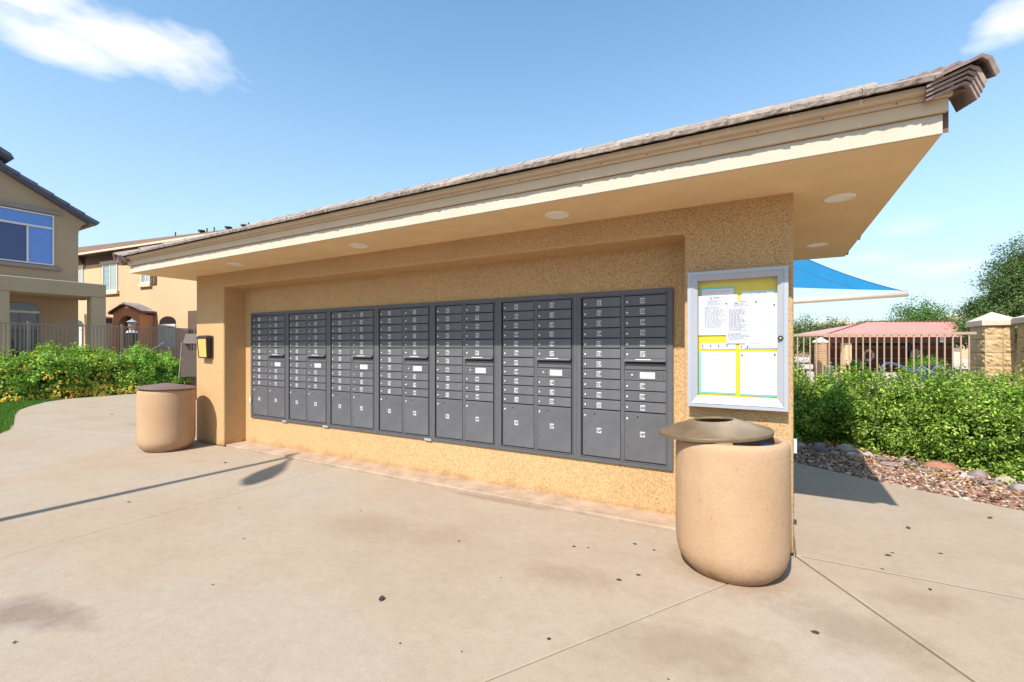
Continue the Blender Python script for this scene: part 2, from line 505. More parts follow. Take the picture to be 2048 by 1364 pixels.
class MB:
    def __init__(s): s.v = []; s.f = []

    def add(s, vs, fs):
        n = len(s.v)
        s.v += [tuple(p) for p in vs]
        s.f += [tuple(i + n for i in f) for f in fs]
        return s

    def box(s, x0, x1, y0, y1, z0, z1):
        return s.add([(x0, y0, z0), (x1, y0, z0), (x1, y1, z0), (x0, y1, z0), (x0, y0, z1), (x1, y0, z1), (x1, y1, z1), (x0, y1, z1)],
                     [(0, 3, 2, 1), (4, 5, 6, 7), (0, 1, 5, 4), (1, 2, 6, 5), (2, 3, 7, 6), (3, 0, 4, 7)])

    def cbox(s, x0, x1, y0, y1, z0, z1, c=.003):
        """box whose front (-y) face has chamfered edges"""
        a = [(x0, y1, z0), (x1, y1, z0), (x1, y1, z1), (x0, y1, z1)]
        b = [(x0, y0 + c, z0), (x1, y0 + c, z0), (x1, y0 + c, z1), (x0, y0 + c, z1)]
        d = [(x0 + c, y0, z0 + c), (x1 - c, y0, z0 + c), (x1 - c, y0, z1 - c), (x0 + c, y0, z1 - c)]
        fs = [(8, 9, 10, 11)]
        for i in range(4):
            j = (i + 1) % 4
            fs += [(i, j, 4 + j, 4 + i), (4 + i, 4 + j, 8 + j, 8 + i)]
        return s.add(a + b + d, fs)

    def prism(s, poly, axis, a, b):
        """poly in the two other axes (order xyz), extruded from a to b"""
        def P(p, h):
            if axis == 'x': return (h, p[0], p[1])
            if axis == 'y': return (p[0], h, p[1])
            return (p[0], p[1], h)
        n = len(poly)
        fs = [tuple(range(n)), tuple(range(2 * n - 1, n - 1, -1))]
        fs += [(i, i + n, (i + 1) % n + n, (i + 1) % n) for i in range(n)]
        return s.add([P(p, a) for p in poly] + [P(p, b) for p in poly], fs)

    def ring(s, x0, x1, z0, z1, w, y0, y1):
        o = [(x0, z0), (x1, z0), (x1, z1), (x0, z1)]
        i = [(x0 + w, z0 + w), (x1 - w, z0 + w), (x1 - w, z1 - w), (x0 + w, z1 - w)]
        vs = [(a, y, b) for y in (y0, y1) for a, b in o + i]
        fs = []
        for k in range(4):
            j = (k + 1) % 4
            fs += [(k, j, 4 + j, 4 + k), (8 + k, 12 + k, 12 + j, 8 + j), (k, 8 + k, 8 + j, j), (4 + k, 4 + j, 12 + j, 12 + k)]
        return s.add(vs, fs)

    def tube(s, path, r, n=8, cap=True):
        path = [Vector(p) for p in path]
        rs = r if isinstance(r, (list, tuple)) else [r] * len(path)
        rings = []
        up0 = None
        for i, p in enumerate(path):
            d = (path[min(i + 1, len(path) - 1)] - path[max(i - 1, 0)]).normalized()
            if up0 is None:
                up0 = Vector((0, 0, 1)) if abs(d.z) < .9 else Vector((1, 0, 0))
            a = d.cross(up0).normalized(); b = d.cross(a).normalized(); up0 = -b if False else up0
            rings.append([p + (a * math.cos(t) + b * math.sin(t)) * rs[i] for t in [2 * PI * k / n for k in range(n)]])
        vs = [v for rg in rings for v in rg]; fs = []
        for i in range(len(path) - 1):
            for k in range(n):
                fs.append((i * n + k, i * n + (k + 1) % n, (i + 1) * n + (k + 1) % n, (i + 1) * n + k))
        if cap:
            fs += [tuple(range(n - 1, -1, -1)), tuple((len(path) - 1) * n + k for k in range(n))]
        return s.add(vs, fs)

    def lathe(s, prof, n=48, c=(0, 0, 0)):
        vs = []; fs = []
        for r, z in prof:
            for k in range(n):
                a = 2 * PI * k / n
                vs.append((c[0] + r * math.cos(a), c[1] + r * math.sin(a), c[2] + z))
        for i in range(len(prof) - 1):
            for k in range(n):
                fs.append((i * n + k, i * n + (k + 1) % n, (i + 1) * n + (k + 1) % n, (i + 1) * n + k))
        return s.add(vs, fs)

    def disc(s, c, r, normal='y', n=20, h=.002):
        vs = []
        for d in (0, h):
            for k in range(n):
                a = 2 * PI * k / n
                if normal == 'y': vs.append((c[0] + r * math.cos(a), c[1] - d, c[2] + r * math.sin(a)))
                else: vs.append((c[0] + r * math.cos(a), c[1] + r * math.sin(a), c[2] - d))
        fs = [tuple(range(n, 2 * n)), tuple(range(n - 1, -1, -1))] + [(k, (k + 1) % n, n + (k + 1) % n, n + k) for k in range(n)]
        return s.add(vs, fs)

    def mesh(s, name, mat=None, smooth=False):
        me = bpy.data.meshes.new(name)
        me.from_pydata(s.v, [], s.f)
        me.update()
        import bmesh
        bm = bmesh.new(); bm.from_mesh(me)
        bmesh.ops.recalc_face_normals(bm, faces=bm.faces)
        bm.to_mesh(me); bm.free()
        if mat: me.materials.append(M[mat] if isinstance(mat, str) else mat)
        if smooth:
            me.polygons.foreach_set('use_smooth', [True] * len(me.polygons))
        return me

    def build(s, name, mat, parent=None, smooth=False, bevel=0, seg=2, world=True):
        if parent is not None and world:
            o = wloc(parent)
            s.v = [(a - o.x, b - o.y, c - o.z) for a, b, c in s.v]
        ob = link(name, s.mesh(name, mat, smooth), parent)
        if bevel:
            md = ob.modifiers.new('bevel', 'BEVEL'); md.width = bevel; md.segments = seg
            md.limit_method = 'ANGLE'; md.angle_limit = math.radians(40)
            ob.data.polygons.foreach_set('use_smooth', [True] * len(ob.data.polygons))
            try:
                md.harden_normals = True
            except Exception: pass
        return ob


def np_mesh(name, verts, faces, mat, tint=None, smooth=False):
    """verts (N,3), faces (F,k) all same k, tint (N,3)"""
    me = bpy.data.meshes.new(name)
    nv, nf, k = len(verts), len(faces), faces.shape[1]
    me.vertices.add(nv); me.vertices.foreach_set('co', verts.astype(np.float32).ravel())
    me.loops.add(nf * k); me.loops.foreach_set('vertex_index', faces.astype(np.int32).ravel())
    me.polygons.add(nf)
    me.polygons.foreach_set('loop_start', np.arange(0, nf * k, k, dtype=np.int32))
    me.polygons.foreach_set('loop_total', np.full(nf, k, dtype=np.int32))
    if smooth: me.polygons.foreach_set('use_smooth', np.ones(nf, dtype=bool))
    me.update(calc_edges=True)
    if tint is not None:
        ca = me.color_attributes.new('tint', 'FLOAT_COLOR', 'POINT')
        rgba = np.ones((nv, 4), dtype=np.float32); rgba[:, :3] = tint
        ca.data.foreach_set('color', rgba.ravel())
    me.materials.append(M[mat])
    return me


def unit(a): return a / (np.linalg.norm(a, axis=1, keepdims=True) + 1e-9)


def leaf_geo(P, Nn, size, palette, aspect=.55, fold=.18, droop=.3, jit=.25):
    """one folded leaf (two triangles) per point"""
    n = len(P)
    Nn = unit(Nn + RNG.normal(0, .45, (n, 3)))
    T = unit(np.cross(Nn, RNG.normal(0, 1, (n, 3))))
    S = np.cross(Nn, T)
    L = size * (1 + RNG.uniform(-.35, .35, (n, 1)))
    Wd = L * aspect * .5
    base = P
    tip = P + T * L - Nn * L * droop * RNG.uniform(0, 1, (n, 1))
    mid = P + T * L * .45
    l = mid + S * Wd + Nn * Wd * fold * 2
    r = mid - S * Wd + Nn * Wd * fold * 2
    V = np.stack([base, l, tip, r], 1).reshape(-1, 3)
    idx = np.arange(n)[:, None] * 4
    F = np.concatenate([idx + np.array([[0, 2, 1]]), idx + np.array([[0, 3, 2]])], 0)
    pal = np.array(palette)
    c = pal[RNG.integers(0, len(pal), n)] * (1 + RNG.uniform(-jit, jit, (n, 1)))
    return V, F, np.repeat(c, 4, 0)


def merge(geos):
    V = []; F = []; T = []; k = 0
    for v, f, t in geos:
        V.append(v); F.append(f + k); T.append(t); k += len(v)
    return np.concatenate(V), np.concatenate(F), np.concatenate(T)


def lump(D, seed, amp=.12, freq=4.0):
    r = np.random.default_rng(seed)
    out = np.zeros(len(D))
    for i in range(6):
        k = r.normal(0, freq * (1 + i * .35), 3)
        out += np.sin(D @ k + r.uniform(0, 6.28)) / (1 + i * .5)
    return out * amp / 2


def dirs(n, zmin=-.15):
    d = unit(RNG.normal(0, 1, (int(n * 2.6) + 20, 3)))
    d = d[d[:, 2] > zmin][:n]
    return d


def clump_cloud(center, rad, nclus, per, spread, size, palette, seed, zmin=-.15, shell=(.78, 1.05), amp=.14, freq=4.0, aspect=.55, up=.35):
    """leaf clusters spread over the outer zone of a lumpy ellipsoid"""
    D = dirs(nclus, zmin)
    n0 = len(D)
    R = RNG.uniform(shell[0], shell[1], n0) + lump(D, seed, amp, freq)
    Pc = np.array(center) + D * np.array(rad) * R[:, None]
    P = np.repeat(Pc, per, 0) + RNG.normal(0, spread, (n0 * per, 3))
    Dn = np.repeat(unit(D / np.array(rad)), per, 0)
    Dn = Dn * .6 + np.array([0, 0, up]) + unit(P - np.repeat(Pc, per, 0)) * .5
    keep = P[:, 2] > .015
    P = P[keep]; Dn = Dn[keep]
    # whole clusters vary a little in tone
    tone = np.repeat(1 + RNG.uniform(-.32, .30, n0), per)[keep]
    V, F, T = leaf_geo(P, Dn, size, palette, aspect)
    return V, F, T * np.repeat(tone, 4)[:, None]


# ------------------------------------------------------------------ ground
GZ = -.012
mb = MB()
mb.add([(-500, -400, -.30), (500, -400, -.30), (500, 700, -.30), (-500, 700, -.30)], [(0, 1, 2, 3)])
tag(mb.build('ground', 'soil'), kind='structure')

# near bed (right) and left bed as thin sheets above the desert ground
mb = MB(); mb.box(-6, 14, 5.0, 9.9, -.28, -.03)
tag(mb.build('planting_bed', 'bark_mulch'), kind='structure')
mb = MB(); mb.box(-8.6, 60, 9.9, 80, -.28, -.02)
tag(mb.build('pool_deck', 'pooldeck'), kind='structure')

mb = MB(); mb.box(-60, 60, -60, -2.9, -.28, -.06)
tag(mb.build('added_road', 'asphalt'), kind='structure')  # unseen dark asphalt, added to cut ground bounce onto the pavilion wall
mb = MB(); mb.cbox(-60, 60, -2.88, -2.53, -.28, -.004, .02)
tag(mb.build('kerb', 'concrete'), kind='structure')
# pavement slabs: polygons meeting at recessed joints
pav = bpy.data.objects.new('pavement', None); C.objects.link(pav); tag(pav, kind='structure')
walk_edge = [(-11.29, 2.30), (-11.33, 2.47), (-11.7, 2.68), (-12.8, 2.98), (-14.16, 3.31), (-15.2, 3.62), (-16.0, 4.0), (-16.8, 4.5), (-17.3, 5.07), (-17.42, 5.9), (-17.42, 6.7), (-17.2, 7.4)]
grav_edge = [(-.5, 7.35), (.255, 6.835), (.767, 6.474), (1.151, 6.22), (1.55, 6.03), (1.95, 5.82), (3.2, 5.2), (5, 4.3), (8, 3.0)]


def inset(poly, d):
    """shrink a ccw polygon by d"""
    n = len(poly); out = []
    A = sum(poly[i][0] * poly[(i + 1) % n][1] - poly[(i + 1) % n][0] * poly[i][1] for i in range(n))
    if A < 0: poly = poly[::-1]
    for i in range(n):
        p0, p1, p2 = Vector(poly[i - 1]), Vector(poly[i]), Vector(poly[(i + 1) % n])
        e1 = (p1 - p0).normalized(); e2 = (p2 - p1).normalized()
        n1 = Vector((-e1.y, e1.x)); n2 = Vector((-e2.y, e2.x))
        b = n1 + n2
        k = d / max(.3, (1 + n1.dot(n2)))
        out.append((p1.x + b.x * k, p1.y + b.y * k))
    return out


def slab(poly, g=.0022):
    o = inset(poly, g); i = inset(poly, g + .007)
    n = len(o)
    vs = [(x, y, -.10) for x, y in o] + [(x, y, -.005) for x, y in o] + [(x, y, 0) for x, y in i]
    fs = [tuple(range(2 * n, 3 * n))]
    for k in range(n):
        j = (k + 1) % n
        fs += [(k, j, n + j, n + k), (n + k, n + j, 2 * n + j, 2 * n + k)]
    m_ = MB(); m_.add(vs, fs)
    m_.build('slab', 'concrete', pav)


YJ = 3.795
slab([(-7.74, -2.5), (-7.74, 3.07), (-7.74, YJ), (-9.6, 3.42), (-11.2, 3.05), (-12.4, 2.88)] + [(-11.33, 2.47), (-11.29, 2.3), (-11.29, -2.5)])
slab([(-7.74, -2.5), (-4.66, -2.5), (-4.66, YJ), (-7.74, YJ)])
slab([(-4.66, -2.5), (-3.58, -2.5), (.135, YJ - .02), (.0, YJ), (-4.66, YJ)])
slab([(-3.58, -2.5), (3.98, -2.5), (.135, YJ - .02)])
slab([(3.98, -2.5), (9, -2.5), (9, 2.7), (8, 3.0), (6.2, YJ), (.14, YJ)])
slab([(.14, YJ), (6.2, YJ)] + [(5, 4.3), (3.2, 5.2), (1.95, 5.82), (1.55, 6.03), (1.151, 6.22), (.767, 6.474), (.255, 6.835), (-.5, 7.35), (-.5, 6.3), (.14, 6.1)])
slab([(-7.79, YJ + .01), (-7.79, 8.5), (-13.6, 8.5), (-14.0, 6.6), (-17.2, 7.2), (-17.42, 6.7), (-17.42, 5.9), (-17.3, 5.07), (-16.8, 4.5), (-16.0, 4.0), (-15.2, 3.62), (-14.16, 3.31), (-12.8, 2.98), (-12.4, 2.88), (-11.2, 3.05), (-9.6, 3.42)])
mb = MB(); mb.box(-17.0, -11.3, 2.0, 5, -.28, -.10); mb.box(-11.3, 9, -2.6, 6.9, -.28, -.05)
mb.build('joint_base', 'joint', pav)
mb = MB(); mb.add([(.17, YJ - .004, .001), (6.0, YJ - .004, .001), (6.0, YJ + .004, .001), (.17, YJ + .004, .001)], [(0, 1, 2, 3)])
mb.build('joint_filler', 'caulk', pav)

# gum spots pressed into the concrete
for i, (x, y, r) in enumerate([(-2.059, 2.817, .012), (-.891, 3.42, .016), (-1.269, 3.156, .016), (-1.17, 3.188, .010), (-.841, 2.842, .018), (-.75, 2.966, .016),
                               (-.745, 3.386, .012), (-.976, 2.095, .012), (.188, 2.816, .020), (.739, 4.174, .012), (.629, 3.841, .010), (-12.53, 4.4, .05), (-3.0, 1.55, .008),
                               (-2.6, 2.3, .006), (-1.6, 1.7, .007), (-1.3, 1.8, .006), (-3.2, 2.9, .01), (-4.2, 2.4, .009), (-1.5, 2.5, .006), (.3, 2.4, .008), (-.4, 2.1, .006)]):
    n = 12
    vs = [(x + r * (1 + RNG.uniform(-.3, .3)) * math.cos(2 * PI * k / n), y + r * .8 * (1 + RNG.uniform(-.3, .3)) * math.sin(2 * PI * k / n), .0015) for k in range(n)]
    m_ = MB(); m_.add(vs, [tuple(range(n))]); m_.build('gum_spot', 'stain', pav)

# ------------------------------------------------------------------ pavilion
X0, X1, XP0, XP1 = -7.781, .127, -7.021, -.6016
YP, YW, YB = 3.779, 4.10, 5.95
ZS, ZH = 2.5505, 2.3455
pv = thing('mailbox_pavilion', 'tan stucco mailbox pavilion with a tiled roof over the row of dark mailboxes', 'pavilion', (-3.83, 4.9, 0))
mb = MB()
mb.prism([(X0, 0), (XP0, 0), (XP0, ZH), (XP1, ZH), (XP1, 0), (X1, 0), (X1, ZS + .06), (X0, ZS + .06)], 'y', YP, YB)
mb.build('pillar_surround', 'stucco', pv, bevel=.022, seg=4)
mb = MB(); mb.box(XP0 - .1, XP1 + .1, YW, YB - .1, .0, ZS)
mb.build('recessed_wall', 'stucco', pv)
mb = MB(); mb.cbox(XP0 + .004, XP1 - .004, YP + .03, YW + .05, -.05, .024, .006)
mb.build('ledge', 'ledge', pv)
SX0, SX1, SY0, SY1 = -8.263, .754, 3.118, 6.779
mb = MB(); mb.box(SX0 + .012, SX1 - .004, SY0 + .012, SY1 - .004, ZS - .0015, ZS + .03)
mb.build('soffit', 'soffit', pv)


def frame_ring(x0, x1, y0, y1, z0, z1, w):
    m_ = MB()
    o = [(x0, y0), (x1, y0), (x1, y1), (x0, y1)]; i = [(x0 + w, y0 + w), (x1 - w, y0 + w), (x1 - w, y1 - w), (x0 + w, y1 - w)]
    vs = [(a, b, z) for z in (z0, z1) for a, b in o + i]
    fs = []
    for k in range(4):
        j = (k + 1) % 4
        fs += [(k, j, 4 + j, 4 + k), (8 + k, 12 + k, 12 + j, 8 + j), (k, 8 + k, 8 + j, j), (4 + k, 4 + j, 12 + j, 12 + k)]
    return m_.add(vs, fs)


frame_ring(SX0, SX1, SY0, SY1, ZS, 2.654, .06).build('fascia', 'fascia', pv, bevel=.006)
for z0, z1, e in ((2.656, 2.722, .024), (2.7235, 2.778, .045)):
    m_ = MB(); m_.box(SX0 - e * .7, SX1 + e * .6, SY0 - e, SY0 - e + .03, z0, z1)
    m_.build('fascia_board', 'board', pv, bevel=.002)
    m_ = MB(); m_.box(SX0 - e * .7, SX1 + e * .6, SY1 + e - .03, SY1 + e, z0, z1)
    m_.build('fascia_board', 'board', pv, bevel=.002)
MB().box(SX0 - .03, SX1 + .02, SY0 - .085, SY0 - .046, 2.746, 2.776).build('drip_batten', 'board', pv)
# nail heads along the upper board joint
m_ = MB()
for k in range(28):
    m_.disc((.56 - k * .3196, SY0 - .046, 2.732), .004, 'y', 8, .002)
m_.build('nail_heads', 'bronze', pv)
PITCH = .43
ANG = math.atan(PITCH)
YE, ZE = 2.985, 2.772
YR = (SY0 + SY1) / 2
gz = lambda y: ZE - .01 + PITCH * ((y if y <= YR else 2 * YR - y) - YE)
# gable ends and rake boards
for xa, xb, nm, mt, lo in ((SX1 - .03, SX1 - .004, 'gable_wall', 'fascia', 2.58), (SX0 + .004, SX0 + .03, 'gable_wall', 'fascia', 2.58)):
    m_ = MB(); m_.prism([(SY0 + .02, lo), (SY1 - .02, lo), (SY1 - .02, gz(SY1) - .03), (YR, gz(YR) - .03), (SY0 + .02, gz(SY0) - .03)], 'x', xa, xb)
    m_.build(nm, mt, pv)
for xa, xb in ((SX1 + .002, SX1 + .028), (SX0 - .028, SX0 - .002)):
    for side in (0, 1):
        ys = [SY0 + .03, YR] if side == 0 else [SY1 - .03, YR]
        m_ = MB(); m_.prism([(ys[0], ZS + .012), (ys[0], gz(SY0) - .01), (ys[1], gz(YR) - .01), (ys[1], gz(YR) - .14)], 'x', xa, xb)
        m_.build('rake_board', 'rake', pv)
for xa, xb in ((SX1 + .029, .880), (-8.375, SX0 - .029)):
    m_ = MB(); m_.prism([(SY0 - .05, gz(SY0) - .085), (SY0 - .05, gz(SY0) - .02), (YR, gz(YR) - .02), (YR, gz(YR) - .07)], 'x', xa, xb)
    m_.build('rake_soffit', 'rake', pv)
roof = MB(); roof.prism([(YE + .05, ZE - .002), (2 * YR - YE - .05, ZE - .002), (YR, gz(YR) - .005)], 'x', SX0 - .05, SX1 + .04)
roof = roof.build('roof', 'deck', pv)

TW = .3196
EXPO = .335
TT = .034


def tile_mesh(seed, w=TW - .0016, ln=.42, t=TT):
    r = np.random.default_rng(seed)
    nx = 12
    vs = []
    ys = [0.0, .02, .2, ln]
    for j, y in enumerate(ys):
        for i in range(nx + 1):
            x = w * i / nx
            jy = r.uniform(-.005, .004) if j == 0 else (r.uniform(-.003, .003) if j == 1 else 0)
            jz = -.006 - r.uniform(0, .004) if j == 0 else (r.uniform(-.0015, .0015) if j == 1 else 0)
            camber = .006 * (1 if i < 2 else 0)
            vs.append((x, y + jy, t + jz + camber))
    nb = len(vs)
    for i in range(nx + 1):
        vs.append((w * i / nx, r.uniform(-.004, .004), r.uniform(0, .005)))
    for i in range(nx + 1):
        vs.append((w * i / nx, ln, 0))
    fs = []
    for j in range(3):
        for i in range(nx):
            a = j * (nx + 1) + i
            fs.append((a, a + 1, a + nx + 2, a + nx + 1))
    for i in range(nx):
        fs.append((nb + i, nb + i + 1, i + 1, i))
        fs.append((nb + i, nb + nx + 1 + i, nb + nx + 2 + i, nb + i + 1))
    top = lambda j, i: j * (nx + 1) + i
    for i in (0, nx):
        fs.append((nb + i, top(0, i), top(1, i), top(2, i), top(3, i), nb + nx + 1 + i))
    me = MB(); me.add(vs, fs)
    return me.mesh('roof_tile', 'tile')


tiles = [tile_mesh(s) for s in (1, 2, 3, 4)]
DT = math.atan((TT - .004) / EXPO)
off = wloc(roof)
ncol = 28
cnt = 0
for k in range(6):
    s_ = k * EXPO
    y = YE + s_ * math.cos(ANG); z = ZE + s_ * math.sin(ANG)
    for c in range(ncol + 1):
        x = .406 - c * TW + (TW / 2 if k % 2 else 0)
        if x < SX0 - .07: continue
        o = link('roof_tile', tiles[(c * 7 + k * 3) % 4], roof, (x - off.x, y - off.y + random.uniform(-.004, .004), z - off.z),
                 (ANG - DT + random.uniform(-.006, .006), random.uniform(-.004, .004), random.uniform(-.004, .004)))
        cnt += 1
m_ = MB()
for k in range(6):  # back slope: long courses
    s_ = k * EXPO
    y = 2 * YR - YE - s_ * math.cos(ANG); z = ZE + s_ * math.sin(ANG)
    y2 = y - .40 * math.cos(ANG - DT); z2 = z + .40 * math.sin(ANG - DT)
    for c in range(ncol):
        x = .406 - c * TW
        m_.add([(x, y, z), (x + TW - .006, y, z), (x + TW - .006, y2, z2), (x, y2, z2), (x, y, z + TT), (x + TW - .006, y, z + TT), (x + TW - .006, y2, z2 + TT), (x, y2, z2 + TT)],
               [(0, 3, 2, 1), (4, 5, 6, 7), (0, 1, 5, 4), (1, 2, 6, 5), (2, 3, 7, 6), (3, 0, 4, 7)])
bt = m_.build('back_roof_tiles', 'tile', pv); bt['kind'] = 'stuff'

# rake caps: hexagonal profile running up both gable ends
prof = [(-.215, .004), (-.105, .038), (-.055, .054), (-.020, .034), (.014, -.042)]


def cap_mesh(sc=1.0, ln=.42, t=.015, flip=1):
    vs = []; n = len(prof)
    for y in (0, ln):
        for k, (a, b) in enumerate(prof): vs.append((a * sc * flip, y, b * sc))
        for k, (a, b) in enumerate(prof): vs.append(((a - (.012 if k > 2 else .0)) * sc * flip, y, (b - t) * sc))
    fs = []
    for i in range(n - 1):
        fs += [(i, i + 1, 2 * n + i + 1, 2 * n + i), (n + i, 3 * n + i, 3 * n + i + 1, n + i + 1),
               (i, n + i, n + i + 1, i + 1), (2 * n + i, 2 * n + i + 1, 3 * n + i + 1, 3 * n + i)]
    fs += [(0, 2 * n, 3 * n, n), (n - 1, 2 * n - 1, 4 * n - 1, 3 * n - 1)]
    return MB().add(vs, fs).mesh('rake_cap', 'cap')


for flip, xb in ((1, .906), (-1, -8.40)):
    cm = cap_mesh(1.0, .42, .015, flip)
    for k in range(6):
        s_ = k * EXPO
        link('rake_cap', cm, roof, (xb - off.x, YE - .02 + s_ * math.cos(ANG) - off.y, ZE + .012 + s_ * math.sin(ANG) - off.z), (ANG - DT * .6, 0, 0))
        link('rake_cap', cm, roof, (xb - off.x, 2 * YR - YE + .02 - s_ * math.cos(ANG) - off.y - .42 * math.cos(ANG), ZE + .012 + s_ * math.sin(ANG) - off.z + .42 * math.sin(ANG)), (-(ANG - DT * .6), 0, 0))
    for i in range(1, 5):
        cs = cap_mesh(1.0 - .03 * i, .30, .013, flip)
        link('rake_cap', cs, roof, (xb - (.028 + .005 * i) * flip - off.x, YE + .012 * i - off.y, ZE + .006 - .0175 * i - off.z), (ANG * .55, 0, 0))
# ridge caps
rm = MB(); rm.prism([(-.12, -.05), (0, .03), (.12, -.05), (.12, -.065), (0, .012), (-.12, -.065)], 'x', 0, .42)
rme = rm.mesh('ridge_cap', 'tile')
for k in range(24):
    link('ridge_cap', rme, roof, (SX0 - .02 + k * .375 - off.x, YR - off.y, gz(YR) + .085 - off.z), (0, -.02, 0))

# recessed lights
for x, y, lb in ((.420, 4.076, 'round recessed light in the soffit in front of the noticeboard corner, nearest the roof tip'),
                 (.407, 5.834, 'round recessed light at the far right of the soffit, beside the blue shade sail'),
                 (-1.536, 3.46, 'round recessed light above the two rightmost mailbox banks'),
                 (-3.854, 3.469, 'round recessed light above the middle of the mailbox row'),
                 (-6.116, 3.449, 'round recessed light above the leftmost mailbox bank')):
    t = thing('recessed_light', lb, 'light', (x, y, ZS - .003), group='recessed lights in the pavilion soffit')
    m_ = MB(); m_.lathe([(.078, -.001), (.080, -.006), (.092, -.007), (.098, -.003), (.099, .004)], 40)
    m_.build('trim', 'lamptrim', t, True, world=False)
    m_ = MB(); m_.disc((0, 0, -.002), .080, 'z', 40, .001)
    m_.build('lens', 'lamp', t, world=False)

# ------------------------------------------------------------------ mailboxes
def glyph(ch):
    cu = bpy.data.curves.new('g', 'FONT'); cu.body = ch; cu.size = 1.0; cu.align_x = 'LEFT'; cu.offset = .035
    cu.resolution_u = 2
    ob = bpy.data.objects.new('g', cu); C.objects.link(ob)
    dg = bpy.context.evaluated_depsgraph_get()
    me = bpy.data.meshes.new_from_object(ob.evaluated_get(dg))
    V = [tuple(v.co) for v in me.vertices]; F = [tuple(p.vertices) for p in me.polygons]
    w = max([v[0] for v in V]) if V else .3
    bpy.data.objects.remove(ob); bpy.data.curves.remove(cu); bpy.data.meshes.remove(me)
    return V, F, w


GL = {c: glyph(c) for c in '0123456789P'}


def text_mesh(s, h, cx, cz, y):
    """digits as a flat mesh facing -y, height h, centred at cx, cz"""
    m_ = MB(); x = 0; gap = .06
    for c in s:
        V, F, w = GL[c]
        m_.add([(x + v[0], 0, v[1]) for v in V], F); x += w + gap
    x -= gap
    k = h / .72
    m_.v = [((v[0] - x / 2) * k * .72 + cx, y, v[2] * k - h / 2 + cz) for v in m_.v]
    return m_


UW, MZ0, MZ1 = .8728, .404, 1.970
RP = .0940
ZT = 1.918           # top of the first door row
ZB = .452


